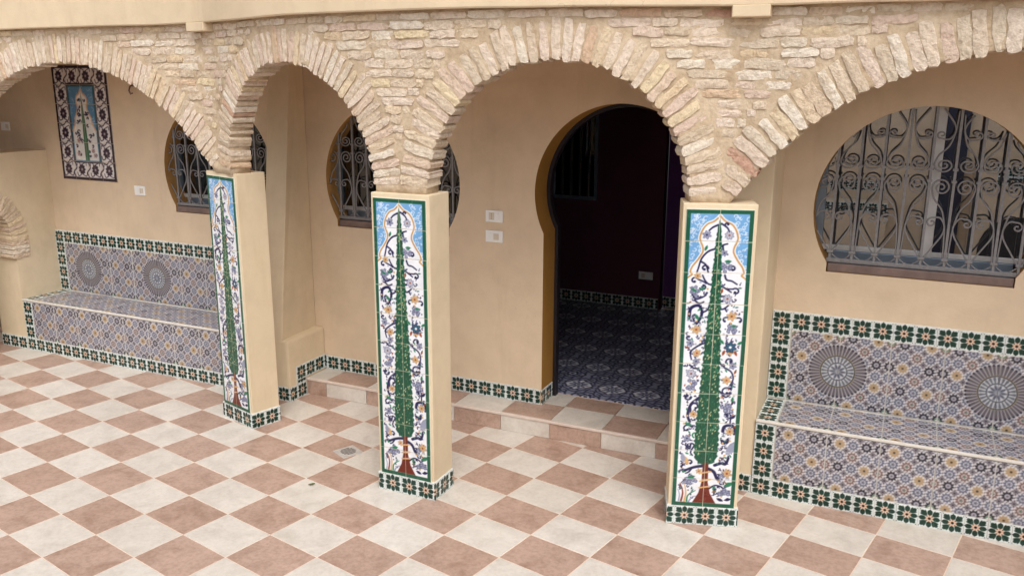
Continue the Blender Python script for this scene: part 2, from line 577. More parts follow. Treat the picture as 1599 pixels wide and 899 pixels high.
def flower_cut(u0, u1, v0=0.0, v1=1.0):
    """piece of a flower tile cut to size, u along x, v up, in tile fractions"""
    key = (round(u0, 2), round(u1, 2), round(v0, 2), round(v1, 2))
    if key not in ME_CUT:
        n = fc.C.shape[0] - 1
        i0, i1 = int(round(key[0] * n)), int(round(key[1] * n))
        j0, j1 = int(round((1 - key[3]) * n)), int(round((1 - key[2]) * n))
        ME_CUT[key] = tile_mesh("flower_tile_cut", (key[1] - key[0]) * T10 - G, (key[3] - key[2]) * T10 - G, fc.C[j0:j1 + 1, i0:i1 + 1], M_GLAZE)
    return ME_CUT[key]

def jitter(M, t=0.0004, r=0.004):
    return M @ Matrix.Translation((rng.uniform(-t, t), rng.uniform(-t, t), rng.uniform(-t, t) * .6)) @ Matrix.Rotation(rng.uniform(-r, r), 4, 'X') @ Matrix.Rotation(rng.uniform(-r, r), 4, 'Y') @ Matrix.Rotation(rng.uniform(-r, r), 4, 'Z')

def flower_run(parent, name, L, M0, phase=0.0, v0=0.0, v1=1.0):
    """row of flower tiles along local x of M0 over length L; first tile starts at -phase"""
    x = -phase * T10
    while x < L - 0.004:
        a, e = max(0.0, x), min(L, x + T10)
        if e - a > 0.006:
            u0, u1 = (a - x) / T10, (e - x) / T10
            full = u0 < .01 and u1 > .99 and v0 == 0 and v1 == 1
            me = ME_FLOWER if full else flower_cut(u0, u1, v0, v1)
            place(name, me, parent, jitter(M0 @ Matrix.Translation((a + G / 2, G / 2, 0))))
        x += T10

# --- field tile of the benches (25 x 40 cm, 4 x 6 rosettes)
TW, TH = 0.2485, 0.395
def field_canvas(med=None, px=16):
    W, H = 4.0, 6.36
    c = Canvas(W, H, px, (220, 216, 216))
    wt = (214, 215, 220)
    cols = {'B': (32, 28, 38), 'G': (98, 100, 118), 'T': (172, 148, 116), 'R': (120, 94, 88)}
    grid = ["RBGT", "GGRG", "BTGB", "GGRG", "RBGT", "GGRG", "BTGB", "GGRG"]
    # interlace of short dark strokes between the rosettes
    dk = (88, 82, 94)
    for j in range(-1, 8):
        for i in range(-1, 5):
            x, y = i + .5, j + .68
            for k in range(4):
                a = k * math.pi / 2
                c.disc(x + math.cos(a) * .20, y + math.sin(a) * .20, .12, dk, .065, a)
                a += math.pi / 4
                c.disc(x + math.cos(a) * .16, y + math.sin(a) * .16, .06, dk, .045, a)
            c.disc(x, y, .075, (40, 34, 42))
            c.disc(x + .5, y, .05, dk); c.disc(x, y + .5, .05, dk)
    for j in range(7):
        for i in range(5):
            x, y = i * 1.0, j * 1.0 + .18
            k = grid[j % 8][i % 4]
            col = cols[k]
            c.disc(x, y, .44, wt)
            for q in range(10):
                a = q * math.pi / 5 + .1
                c.disc(x + math.cos(a) * .285, y + math.sin(a) * .285, .155, col, .082, a)
            c.ring(x, y, .24, .10, col)
            c.disc(x, y, .20, wt if k in 'GR' else (col if k == 'T' else (170, 168, 178)))
            for q in range(5):
                a = q * math.pi / 2.5
                if k in 'GR': c.disc(x + math.cos(a) * .11, y + math.sin(a) * .11, .05, col)
            c.disc(x, y, .075, {'T': (28, 24, 30), 'G': (86, 84, 100), 'R': (70, 106, 84), 'B': (90, 88, 102)}[k])
    for x, y in ((0.0, .0), (4.0, .0), (0, H), (4.0, H)):
        c.disc(x, y, .30, (88, 124, 92)); c.disc(x, y, .2, (224, 220, 214))
    for e in (c.X < .03, c.X > W - .03, c.Y < .03, c.Y > H - .03): c.C[e] = (216, 212, 206)
    if med is not None:
        mx, my = med, H / 2
        R = 2.38
        c.disc(mx, my, R, (196, 194, 196))
        for q in range(44):
            a = (q + .5) * 2 * math.pi / 44
            ca, sa = math.cos(a), math.sin(a)
            c.stroke([(mx + ca * 1.40, my + sa * 1.40), (mx + ca * 2.22, my + sa * 2.22)], .15, (96, 90, 98), .25)
            c.disc(mx + ca * 2.27, my + sa * 2.27, .075, (30, 32, 52))
        c.ring(mx, my, 1.37, .10, (52, 52, 50))
        c.ring(mx, my, 1.43, .05, (150, 138, 110))
        c.disc(mx, my, 1.30, (200, 203, 208))
        for q in range(24):
            a = q * 2 * math.pi / 24
            ca, sa = math.cos(a), math.sin(a)
            c.stroke([(mx + ca * .82, my + sa * .82), (mx + ca * 1.2, my + sa * 1.2)], .10, (104, 108, 118), .22)
        c.ring(mx, my, .76, .10, (84, 88, 98))
        for q in range(10):
            a = q * 2 * math.pi / 10
            c.disc(mx + math.cos(a) * .42, my + math.sin(a) * .42, .25, (92, 96, 112), .10, a)
        c.disc(mx, my, .14, (150, 152, 158))
    return c
FC0, FCL, FCR = field_canvas(), field_canvas(4.0), field_canvas(0.0)
def field_piece(cv, h, from_top=True):
    n = cv.C.shape[0] - 1
    k = int(round(n * min(1, h / TH)))
    return cv.C[:k + 1] if from_top else cv.C[n - k:]

# --- cypress panel of the pillars (2 x 10 tiles of 15 cm)
def star(c, x, y, r, col, n=6, core=None, out=GRYOUT):
    r *= .80
    for q in range(n):
        a = q * 2 * math.pi / n + .3
        c.disc(x + math.cos(a) * r * .55, y + math.sin(a) * r * .55, r * .50, out, r * .30, a)
    for q in range(n):
        a = q * 2 * math.pi / n + .3
        c.disc(x + math.cos(a) * r * .55, y + math.sin(a) * r * .55, r * .40, col, r * .20, a)
    c.disc(x, y, r * .22, core or RUST)

def cluster(c, x, y, r, col=GREYB):
    rr = random.Random(int(x * 100 + y * 7))
    for q in range(12):
        a, d = rr.uniform(0, 6.28), r * math.sqrt(rr.random()) * .85
        c.disc(x + math.cos(a) * d, y + math.sin(a) * d, r * .30, GRYOUT)
        c.disc(x + math.cos(a) * d, y + math.sin(a) * d, r * .20, col)

def leaf(c, x, y, l, a, col):
    ca, sa = math.cos(a), math.sin(a)
    nx, ny = -sa, ca
    P = []
    for t in np.linspace(0, 1, 7):
        w = math.sin(t * math.pi) ** .8 * l * .24
        P.append((x + ca * l * t + nx * w, y + sa * l * t + ny * w))
    for t in np.linspace(1, 0, 7):
        w = math.sin(t * math.pi) ** .8 * l * .20
        P.append((x + ca * l * t - nx * w, y + sa * l * t - ny * w))
    c.poly(P, col)

def curl(c, x, y, r, a0, turn, col=NAVY, t=.050, tail=None):
    P = []
    for k in range(19):
        u = k / 18
        rr = r * (1 - .72 * u)
        a = a0 + turn * u
        P.append((x + math.cos(a) * rr, y + math.sin(a) * rr))
    if tail:
        P = smooth_path([tail, ((tail[0] + P[0][0]) / 2 + .03, (tail[1] + P[0][1]) / 2), P[0]], 4)[:-1] + P
    c.stroke(P, t, col, t * 1.1)
    c.disc(P[-1][0], P[-1][1], t * .8, col)

def cypress_panel(px=56):
    c = Canvas(2, 10, px, WHITE)
    rr = random.Random(3)
    c.rect(-.1, -.1, 2.1, 2.55, (116, 168, 216))
    for k in range(120):                                   # white arabesque on the blue corners
        x, y = rr.choice((-1, 1)) * rr.uniform(.36, .86) + 1, rr.uniform(.16, 2.1)
        r, a, t = rr.uniform(.035, .09), rr.uniform(0, 6.28), rr.choice((-4.2, 4.2))
        c.stroke([(x + math.cos(a + t * u) * r * (1 - .5 * u), y + math.sin(a + t * u) * r * (1 - .5 * u)) for u in np.linspace(0, 1, 9)], .024, (214, 228, 244))
    half = [(0, .20), (.16, .36), (.36, .46), (.50, .66), (.56, .92), (.47, 1.16), (.46, 1.34), (.60, 1.60), (.74, 1.80), (.80, 1.98), (.74, 2.06), (.86, 2.16), (1.0, 2.34)]
    L = smooth_path([(1 - a, b) for a, b in half], 5)
    R = smooth_path([(1 + a, b) for a, b in half], 5)
    c.poly(L + [(0, 2.5), (0, 2.7), (2, 2.7), (2, 2.5)] + R[::-1], WHITE)
    for P in (L, R):
        c.stroke(P, .12, (238, 240, 244)); c.stroke(P, .055, (196, 150, 92))
    c.rect(0, 2.45, 2, 10, WHITE)
    # vines
    def vine(pts, t=.058): c.stroke(smooth_path(pts), t * 1.05, NAVY, t * .8)
    vine([(.93, 1.22), (.70, 1.32), (.52, 1.55), (.44, 1.85), (.40, 2.0)])
    vine([(.52, 1.65), (.66, 1.75), (.74, 1.98)]); curl(c, .63, 1.86, .12, 0, -4.5)
    vine([(.97, 2.38), (.78, 2.36), (.66, 2.24), (.58, 2.08)]); curl(c, .34, 2.26, .12, -.4, -4.6, tail=(.7, 2.34)); curl(c, .62, 2.44, .12, 2.6, -4)
    vine([(.30, 2.72), (.42, 2.86), (.60, 2.80), (.72, 2.72)]); vine([(.38, 2.9), (.52, 3.0), (.66, 2.95)])
    vine([(.24, 3.48), (.28, 3.16), (.50, 3.06), (.62, 3.22), (.60, 3.44), (.48, 3.66)], .10); vine([(.60, 3.3), (.78, 3.2), (.84, 3.02)])
    vine([(.92, 4.30), (.70, 4.32), (.48, 4.46), (.34, 4.62), (.38, 4.86)]); vine([(.78, 4.28), (.72, 4.08), (.84, 4.0)]); curl(c, .26, 4.12, .09, 1.0, 4.0)
    vine([(.34, 5.04), (.46, 5.14), (.60, 5.16), (.68, 5.26)])
    curl(c, .32, 6.12, .13, 0, 4.8); vine([(.80, 6.06), (.62, 6.20), (.44, 6.40), (.36, 6.75), (.44, 7.0)], .10); curl(c, .58, 6.46, .16, 3.2, 4.2, tail=(.42, 6.7))
    curl(c, .36, 7.24, .15, -.6, -4.8, tail=(.80, 7.14)); curl(c, .64, 7.44, .11, 2, 4.6, GREEN2); vine([(.36, 7.84), (.48, 7.94), (.52, 7.76), (.62, 7.82), (.52, 8.04), (.58, 8.16)])
    curl(c, .52, 8.42, .12, 2.6, 4.8); vine([(.95, 8.52), (.74, 8.56), (.52, 8.64), (.32, 8.76)], .10); vine([(.60, 8.6), (.5, 8.76), (.4, 8.82)])
    # right side
    vine([(1.05, .44), (1.22, .56), (1.30, .70)]); curl(c, 1.22, .46, .08, 2, 4); vine([(.95, .48), (.80, .56), (.70, .66)])
    vine([(1.02, 1.20), (1.14, 1.10), (1.26, 1.06)]); vine([(1.12, 1.12), (1.16, 1.3), (1.28, 1.4)]); curl(c, 1.46, 1.86, .10, -2, 3.6)
    vine([(1.24, 2.06), (1.30, 2.2), (1.46, 2.24), (1.62, 2.34)]); vine([(1.04, 2.36), (1.24, 2.46), (1.46, 2.60)]); curl(c, 1.60, 2.58, .12, -2.4, 4.8, tail=(1.3, 2.5)); curl(c, 1.20, 2.86, .14, -.6, -4.6)
    vine([(1.10, 3.16), (1.26, 3.14), (1.40, 3.02)]); vine([(1.3, 3.12), (1.36, 3.22)]); curl(c, 1.34, 3.52, .12, -1, -3); curl(c, 1.76, 3.52, .12, 4, 3)
    curl(c, 1.56, 4.88, .13, 2.8, 4.4); vine([(1.24, 4.94), (1.40, 5.08), (1.62, 5.22), (1.70, 5.46), (1.60, 5.72)]); curl(c, 1.50, 5.92, .17, -.6, -5, tail=(1.64, 5.66)); vine([(1.30, 5.9), (1.5, 6.08), (1.66, 5.96)])
    leaf(c, 1.70, 6.84, .22, -.8, NAVY); leaf(c, 1.70, 6.84, .22, -2.3, NAVY); vine([(1.7, 6.7), (1.7, 7.0)])
    vine([(1.48, 7.26), (1.52, 7.10), (1.70, 7.04), (1.84, 7.14), (1.84, 7.34)], .10); leaf(c, 1.60, 7.72, .26, -2.4, NAVY); leaf(c, 1.60, 7.74, .28, -1.3, NAVY)
    vine([(1.30, 8.48), (1.50, 8.40), (1.64, 8.42), (1.72, 8.2)], .10); vine([(1.06, 8.60), (1.28, 8.72), (1.40, 8.96), (1.54, 8.98)], .11); vine([(1.4, 8.94), (1.5, 8.8)])
    vine([(1.14, 9.34), (1.34, 9.20), (1.56, 9.24), (1.66, 9.4)]); leaf(c, 1.42, 9.66, .24, .4, NAVY); leaf(c, 1.66, 9.72, .24, -.3, NAVY); leaf(c, 1.30, 9.2, .28, 1.3, GREEN2)
    # small filler strokes, buds and dots
    for k in range(420):
        s_ = rr.choice((-1, 1)); y = rr.uniform(2.3, 9.7)
        w0 = np.interp(y, [2, 5, 8, 9.8], [.2, .32, .44, .3])
        x = 1 + s_ * rr.uniform(w0, .80)
        a = rr.uniform(0, 6.28); l = rr.uniform(.05, .11)
        q = rr.random()
        if q < .45: c.stroke(smooth_path([(x, y), (x + math.cos(a) * l * .6, y + math.sin(a) * l * .6), (x + math.cos(a + .9) * l, y + math.sin(a + .9) * l)], 4), .045, NAVY, .02)
        elif q < .65: leaf(c, x, y, l * 1.3, a, rr.choice((GREEN2, (96, 130, 130), RUST)))
        elif q < .85: c.disc(x, y, .035, rr.choice(((150, 156, 180), (178, 182, 198), TAN)))
        else: c.disc(x, y, .022, NAVY)
    # flowers and leaves
    for x, y, r in ((.64, .80, .17), (.32, 4.32, .15), (.53, 4.92, .14), (.38, 7.58, .15), (1.18, 1.36, .13), (1.66, 5.02, .15)):
        star(c, x, y, r, GREYB, 6, NAVY)
    for x, y, r in ((1.30, .80, .17), (1.36, 2.82, .18), (.40, 5.34, .19)):
        star(c, x, y, r, (190, 192, 206), 8, RUST)
    for x, y, r in ((.43, 2.10, .14), (.48, 3.86, .19), (.54, 4.64, .17), (1.52, 3.38, .20), (1.50, 5.52, .18), (1.70, 7.26, .17), (1.70, 8.76, .21), (.82, 8.72, .13), (.54, 6.72, .16), (1.54, 4.56, .16)):
        star(c, x, y, r, TAN, 6, RUST, (170, 150, 130))
    for x, y, r in ((.38, 2.62, .18), (.40, 5.74, .20), (1.24, 1.80, .20), (1.54, 3.82, .19), (1.58, 6.50, .21), (.56, 9.06, .21), (1.64, 9.50, .20), (1.54, 8.84, .11)):
        cluster(c, x, y, r)
    star(c, 1.54, 4.40, .24, (52, 96, 118), 7, WHITE, NAVY)
    for x, y, l, a, col in ((.60, 1.30, .20, -1.2, GREEN2), (.42, 3.34, .24, 1.0, GREEN2), (.26, 2.52, .2, .5, GREEN2), (.5, 2.56, .2, -.5, GREEN2), (1.16, 2.66, .18, -1.4, RUST), (1.20, 1.62, .22, .0, GREEN2), (1.5, 3.68, .2, .1, GREEN2),
                         (1.66, 2.46, .12, 0, GREEN2), (1.72, 5.3, .16, -1.2, RUST), (1.7, 6.26, .2, -1.4, GREEN2), (.34, 8.2, .34, 1.2, TAN), (.26, 8.1, .34, 1.4, GREYB), (.46, 8.98, .26, -.3, GREEN2), (1.62, 9.22, .34, -.5, GREEN2),
                         (1.62, 8.10, .62, -1.0, GREYB), (.3, 4.5, .14, 3.6, RUST), (1.38, 4.5, .2, 1.9, RUST), (1.68, 4.5, .2, 1.2, RUST), (1.34, 4.3, .22, 3.9, GREEN2), (1.74, 4.3, .2, -.6, GREEN2), (.28, 7.05, .24, .2, GREEN2)):
        leaf(c, x, y, l, a, col)
    for pts, col, w in (([(.30, 9.82), (.34, 9.5), (.24, 9.18)], (130, 60, 40), .07), ([(.40, 9.84), (.44, 9.5), (.38, 9.2)], TAN, .07), ([(.48, 9.82), (.52, 9.6), (.74, 9.42)], GREEN2, .06), ([(.54, 9.84), (.66, 9.66), (.8, 9.62)], GREYB, .06), ([(.22, 9.82), (.24, 9.6), (.18, 9.4)], GREYB, .05)):
        c.stroke(smooth_path(pts), w, col, w * .4)
    # cypress
    hw = [(.30, .005), (.60, .05), (1.0, .085), (1.5, .10), (2.0, .13), (2.6, .15), (3.2, .18), (4.0, .22), (5.0, .27), (6.0, .31), (7.0, .36), (7.8, .38), (8.2, .36), (8.42, .24), (8.48, .05)]
    Lp, Rp = [], []
    for y in np.linspace(.30, 8.48, 150):
        w = np.interp(y, [a for a, b in hw], [b for a, b in hw])
        j = .022 * math.sin(y * 31) + .014 * math.sin(y * 67 + 1)
        Lp.append((1.0 - w + j * min(1, w * 8), y)); Rp.append((1.0 + w * .98 + j * min(1, w * 8), y))
    c.poly(Lp + Rp[::-1], GREEN)
    for k in range(700):
        y = rr.uniform(1.0, 8.4)
        w = np.interp(y, [a for a, b in hw], [b for a, b in hw]) * .95
        c.stroke([(1 + (u0 := rr.uniform(-w, w)), y), (1 + u0 + rr.uniform(-.02, .02), y + .07)], .018, rr.choice(((16, 62, 46), (20, 70, 52), (44, 112, 82))))
    for k in range(360):
        y = rr.uniform(1.0, 8.3)
        w = np.interp(y, [a for a, b in hw], [b for a, b in hw]) * .86
        x = 1 + rr.uniform(-w, w)
        if y < 3 and rr.random() < .6: continue
        c.disc(x, y, .030, rr.choice(((200, 196, 152), (176, 180, 140), (56, 122, 90), (46, 112, 82))), .017, -1.2 + rr.uniform(-.4, .4))
    # trunk
    c.poly([(.93, 8.42), (1.10, 8.42), (1.11, 9.1), (1.20, 9.5), (1.40, 9.86), (.66, 9.86), (.84, 9.5), (.92, 9.1)], (108, 42, 30))
    for y in (8.74, 9.02, 9.26):
        c.stroke([(.86, y + .05), (1.18, y - .02)], .055, (220, 176, 120))
    # green frame
    fr = (30, 88, 66)
    c.rect(0, -.01, .13, 10.01, fr); c.rect(1.87, -.01, 2.01, 10.01, fr); c.rect(-.01, -.01, 2.01, .13, fr); c.rect(-.01, 9.86, 2.01, 10.01, fr)
    c.C += (np.random.RandomState(2).rand(*c.C.shape[:2])[..., None] - .5) * 10
    c.C = np.clip(c.C, 4, 250)
    return c
CYP = cypress_panel()
PX = 56
PT = 0.15; PTH = 0.1455
CYP_TILES = {(i, j): tile_mesh("painted_tile", PT - G, PTH - G, rim(CYP.cut(i * PX, j * PX, PX, PX)), M_GLAZE) for i in range(2) for j in range(10)}

# --- wall picture (4 x 6 tiles)
def picture_canvas(px=34):
    c = Canvas(4, 6, px, (226, 222, 222))
    ink = (52, 40, 58)
    def floret(x, y):
        for q in range(9):
            a = q * 2 * math.pi / 9
            c.disc(x + math.cos(a) * .15, y + math.sin(a) * .19, .11, ink, .075, a)
        c.disc(x, y, .12, (84, 66, 84)); c.disc(x, y, .05, (190, 180, 180))
        for s_ in (-1, 1):
            c.stroke(smooth_path([(x + s_ * .1, y + .30), (x + s_ * .30, y + .36), (x + s_ * .36, y + .18)]), .05, ink)
            c.stroke(smooth_path([(x + s_ * .1, y - .30), (x + s_ * .32, y - .38), (x + s_ * .34, y - .22)]), .04, ink)
    for i in range(4):
        floret(i + .5, .56); floret(i + .5, 5.42)
    for j in range(1, 5):
        floret(.56, j + .5); floret(3.44, j + .5)
    for i in range(1, 4):
        for y in (.56, 5.42):
            c.stroke(smooth_path([(i, y - .42), (i + .12, y - .1), (i - .10, y + .15), (i, y + .42)]), .07, ink)
    for j in range(1, 6):
        for x in (.56, 3.44):
            c.stroke(smooth_path([(x - .36, j), (x - .1, j + .10), (x + .15, j - .08), (x + .36, j)]), .06, ink)
    for a in ((0, 0, .16, 6), (3.84, 0, 4, 6), (0, 0, 4, .16), (0, 5.84, 4, 6)):
        c.rect(*a, (44, 32, 44))
    c.rect(.96, .92, 3.04, 5.06, (44, 40, 56)); c.rect(1.04, 1.02, 2.96, 4.98, (58, 108, 124)); c.rect(1.12, 1.10, 2.88, 4.98, (92, 140, 180))
    rr = random.Random(5)
    for k in range(30):
        x, y, a = rr.uniform(1.2, 2.8), rr.uniform(1.15, 3.2), rr.uniform(0, 6.3)
        c.stroke([(x + math.cos(a + u) * .09, y + math.sin(a + u) * .09) for u in np.linspace(0, 3.5, 7)], .03, (146, 182, 206))
    half = [(0, 1.22), (.14, 1.46), (.34, 1.60), (.40, 1.86), (.34, 2.14), (.42, 2.4), (.58, 2.7), (.64, 3.0), (.86, 3.4)]
    L = smooth_path([(2 - a, b) for a, b in half], 4); R = smooth_path([(2 + a, b) for a, b in half], 4)
    c.poly(L + [(1.14, 4.94), (2.86, 4.94)] + R[::-1], (228, 226, 224))
    for P in (L, R):
        c.stroke(P, .09, (214, 176, 140))
    for k in range(34):
        s_ = rr.choice((-1, 1)); y = rr.uniform(1.6, 4.7)
        w = np.interp(y, [1.4, 2.2, 3.4, 5], [.2, .26, .68, .72])
        x = 2 + s_ * rr.uniform(.14, w)
        curl(c, x, y, rr.uniform(.07, .13), rr.uniform(0, 6), rr.choice((-4, 4)), (44, 44, 70), .055)
    for x, y in ((1.42, 4.6), (2.5, 4.4), (2.62, 4.66), (1.5, 3.9)):
        star(c, x, y, .15, (206, 168, 150), 6, RUST)
    c.poly([(2, 1.4), (2.08, 2.4), (2.16, 3.6), (2.17, 4.94), (1.87, 4.94), (1.88, 3.6), (1.93, 2.4)], (66, 110, 84))
    c.C += (np.random.RandomState(4).rand(*c.C.shape[:2])[..., None] - .5) * 12
    c.C = np.clip(c.C, 4, 250)
    return c

# --- interior floor tile
def interior_canvas(px=44):
    c = Canvas(1.0, 1.66, px, (166, 170, 192))
    ink = (34, 36, 70)
    H = 1.66
    def sym(pts, t):
        for sx in (0, 1):
            for sy in (0, 1):
                c.stroke(smooth_path([((1 - x) if sx else x, (H - y) if sy else y) for x, y in pts]), t, ink)
    sym([(.0, .34), (.12, .30), (.20, .18), (.34, .12), (.40, .0)], .06)
    sym([(.08, .62), (.16, .48), (.30, .40), (.42, .28), (.5, .26)], .05)
    sym([(.0, .50), (.10, .46), (.14, .36)], .05); sym([(.24, .30), (.34, .26), (.36, .16)], .05)
    for x, y in ((.06, .72), (.22, .58), (.40, .44), (.22, .06), (.08, .18)):
        for sx in (x, 1 - x):
            for sy in (y, H - y): c.disc(sx, sy, .05, ink, .035, .6)
    def med(x, y):
        k = [(x, y - .46), (x + .14, y - .30), (x + .30, y - .24), (x + .46, y), (x + .30, y + .24), (x + .14, y + .30), (x, y + .46), (x - .14, y + .30), (x - .30, y + .24), (x - .46, y), (x - .30, y - .24), (x - .14, y - .30)]
        c.poly(k, ink)
        c.poly([(x + (a_ - x) * .88, y + (b_ - y) * .88) for a_, b_ in k], (238, 240, 246))
        for q in range(10):
            a_ = q * math.pi / 5
            c.disc(x + math.cos(a_) * .20, y + math.sin(a_) * .20, .085, (96, 100, 136), .04, a_)
        c.ring(x, y, .11, .035, ink); c.disc(x, y, .06, (96, 100, 136))
    med(.5, H / 2)
    for x, y in ((0, 0), (1, 0), (0, H), (1, H)):
        c.disc(x, y, .17, ink); c.disc(x, y, .11, (210, 214, 230)); c.disc(x, y, .05, ink)
    return c

# ================================================================== GROUND: courtyard floor of checkered tiles
LO = Vector((-0.368, -0.638)); LA = rad(-11.8)
EB = Vector((math.cos(LA), math.sin(LA))); EA = Vector((-math.sin(LA), math.cos(LA)))
TB, TA = 0.3315, 0.25
def struct(name, mesh, mat=None):
    o = place(name, mesh, None, None, mat); o["kind"] = "structure"; return o
floor = struct("courtyard_floor", MB().box(-9, 9, -9, 1.25, -0.30, -0.0016).mesh("courtyard_floor", M_GROUT))

def ftile_mesh(name, w, h, mat, t=0.008, bv=0.0018):
    m = MB(); m.box(0, w, 0, h, -t, 0)
    me = m.mesh(name, mat, bevel=bv)
    return me
FG = 0.0042
ME_FT = [ftile_mesh("floor_tile_pale", TB - FG, TA - FG, M_LIGHT), ftile_mesh("floor_tile_brown", TB - FG, TA - FG, M_BROWN)]

# camera test used only to pick which tiles show largest and become objects of their own
_f = 1333.0; _R = cam.rotation_euler.to_matrix().transposed()
def project(p):
    q = _R @ (Vector(p) - cam.location)
    if q.z > -0.05: return None
    return 799.5 + _f * q.x / -q.z, 449.5 - _f * q.y / -q.z, -q.z
tiles = []
for i in range(-34, 20):
    for j in range(-30, 30):
        c2 = LO + EA * (TA * (i + .5)) + EB * (TB * (j + .5))
        if not (-8.6 < c2.x < 8.6 and -5.6 < c2.y < 1.5): continue
        if c2.y > 1.14: continue
        pr = project((c2.x, c2.y, 0))
        vis = pr is not None and -60 < pr[0] < 1660 and 480 < pr[1] < 960
        lim = 1.08 if -1.45 < c2.x < 1.5 else 0.93
        vis = vis and c2.y < lim
        tiles.append((0 if vis else 1, pr[2] if pr else 99, i, j))
tiles.sort()
rest = MB()
for k, (nv, d, i, j) in enumerate(tiles):
    o2 = LO + EA * (TA * i) + EB * (TB * j) + EA * (FG / 2) + EB * (FG / 2)
    col = 0 if (i + j) % 2 == 0 else 1
    if not nv and k < 300:
        M = frame((o2.x, o2.y, rng.uniform(-.0005, .0004)), (EB.x, EB.y, 0), (EA.x, EA.y, 0), (0, 0, 1)) @ Matrix.Rotation(rng.uniform(-.0018, .0018), 4, 'X') @ Matrix.Rotation(rng.uniform(-.0018, .0018), 4, 'Y')
        place("floor_tile", ME_FT[col], floor, M)
    else:
        a = o2; b = o2 + EB * (TB - FG); c = b + EA * (TA - FG); d_ = o2 + EA * (TA - FG)
        rest.quad((a.x, a.y, 0), (b.x, b.y, 0), (c.x, c.y, 0), (d_.x, d_.y, 0), col)
ro = place("floor_tiles_beyond", rest.mesh("floor_tiles_beyond", [M_LIGHT, M_BROWN], fix=False), floor)
ro["kind"] = "stuff"

# ---- step in front of the door
ST = 0.115; SY = 0.978
step = struct("step", MB().box(-1.40, 1.45, SY + .008, 1.235, -.02, ST - .008).box(.25, 1.21, 1.234, 1.43, -.02, ST - .009).mesh("step", M_GROUT))
xs = [-1.404, -1.244, -.915, -.585, -.249, .080, .407, .737, 1.068, 1.40]
for k in range(len(xs) - 1):
    w = xs[k + 1] - xs[k]
    if w < .05: continue
    me = MB().box(0, w - FG, 0, 0.098, -.008, 0).mesh("riser_tile", (M_BROWN, M_LIGHT)[k % 2], bevel=.0015)
    place("riser_tile", me, step, FRONT(xs[k] + FG / 2, SY, 0.001))
    me = MB().box(0, w - FG, 0, 0.245, -.008, 0).mesh("tread_tile", (M_LIGHT, M_BROWN)[k % 2], bevel=.0015)
    place("tread_tile", me, step, TOP(xs[k] + FG / 2, SY + .014, ST))
for k, (a, b) in enumerate(((.262, .407), (.407, .737), (.737, 1.068), (1.068, 1.198))):
    me = MB().box(0, b - a - FG, 0, 0.19, -.008, 0).mesh("tread_tile", (M_LIGHT, M_BROWN)[k % 2], bevel=.0015)
    place("tread_tile", me, step, TOP(a + FG / 2, 1.241, ST))
place("nosing", MB().box(-1.404, 1.45, SY - .006, SY + .012, .099, ST + .0025).mesh("nosing", M_NOSE, bevel=.005), step)

# ================================================================== HOUSE
YL, YR, WT = 1.20, 1.14, 0.22
house = thing("house", "beige plastered house front with keyhole door and round grilled windows", "house", Matrix.Translation((0, YL, 0)))

def arc(cx, cz, r, a0, a1, n):
    return [(cx + r * math.cos(a0 + (a1 - a0) * k / n), cz + r * math.sin(a0 + (a1 - a0) * k / n)) for k in range(n + 1)]

def window_outline(cx, cz, r, zb=1.150, zn=1.198):
    h = math.sqrt(r * r - (cz - zn) ** 2)
    a = math.asin((zn - cz) / r)
    return arc(cx, cz, r, a, math.pi - a, 64) + [(cx - h, zb), (cx + h, zb)]
DOOR = (.73, 1.46, .53, .47)
def door_outline():
    cx, cz, r, h = DOOR
    a = -math.acos(h / r)
    return [(cx + h, 0)] + arc(cx, cz, r, a, math.pi - a, 72) + [(cx - h, 0)]

def wall_with_holes(name, x0, x1, y, z1, holes, door=None):
    outer = [(x0, 0), (x1, 0), (x1, z1), (x0, z1)]
    if door:
        outer = [(x0, 0)] + list(reversed(door)) + [(x1, 0), (x1, z1), (x0, z1)]
    polys = [[Vector((p[0], p[1], 0)) for p in L] for L in [outer] + holes]
    flat = [p for L in polys for p in L]
    tris = geometry.tessellate_polygon(polys)
    m = MB()
    for yy, mi in ((y, 0), (y + WT, 1)):
        i = len(m.v)
        m.v += [(p.x, yy, p.y) for p in flat]
        for t in tris:
            m.f.append(tuple(i + k for k in t)); m.m.append(mi)
    me = m.mesh(name, [M_WALL, M_DARK], fix=False)
    bm = bmesh.new(); bm.from_mesh(me)
    for fc_ in bm.faces:
        want = -1 if fc_.material_index == 0 else 1
        if fc_.normal.y * want < 0: fc_.normal_flip()
    bm.to_mesh(me); bm.free()
    return place(name, me, house)

WIN = [(-2.29, 1.47, .505, YL), (-.82, 1.47, .51, YL), (2.315, 1.485, .517, YR)]
wall_with_holes("wall", -6.0, 1.60, YL, 2.9, [window_outline(*w[:3]) for w in WIN[:2]], door_outline())
wall_with_holes("wall", 1.60, 4.6, YR, 2.9, [window_outline(*WIN[2][:3])])
def reveal(name, outline, y, closed, mat, d=WT):
    m = MB(); n = len(outline)
    for k in range(n if closed else n - 1):
        a, b = outline[k], outline[(k + 1) % n]
        m.quad((a[0], y, a[1]), (b[0], y, b[1]), (b[0], y + d, b[1]), (a[0], y + d, a[1]))
    return place(name, m.mesh(name, mat, fix=True), house)
for w in WIN:
    reveal("window_reveal", window_outline(*w[:3]), w[3], True, M_OCHRE)
reveal("door_reveal", door_outline(), YL, False, M_OCHRE2, .185)

# ---- grilles and windows
def spiral(cx, cz, r, a0, turn, n=22, end=.16):
    return [(cx + r * (1 - (1 - end) * (k / n)) * math.cos(a0 + turn * k / n), cz + r * (1 - (1 - end) * (k / n)) * math.sin(a0 + turn * k / n)) for k in range(n + 1)]

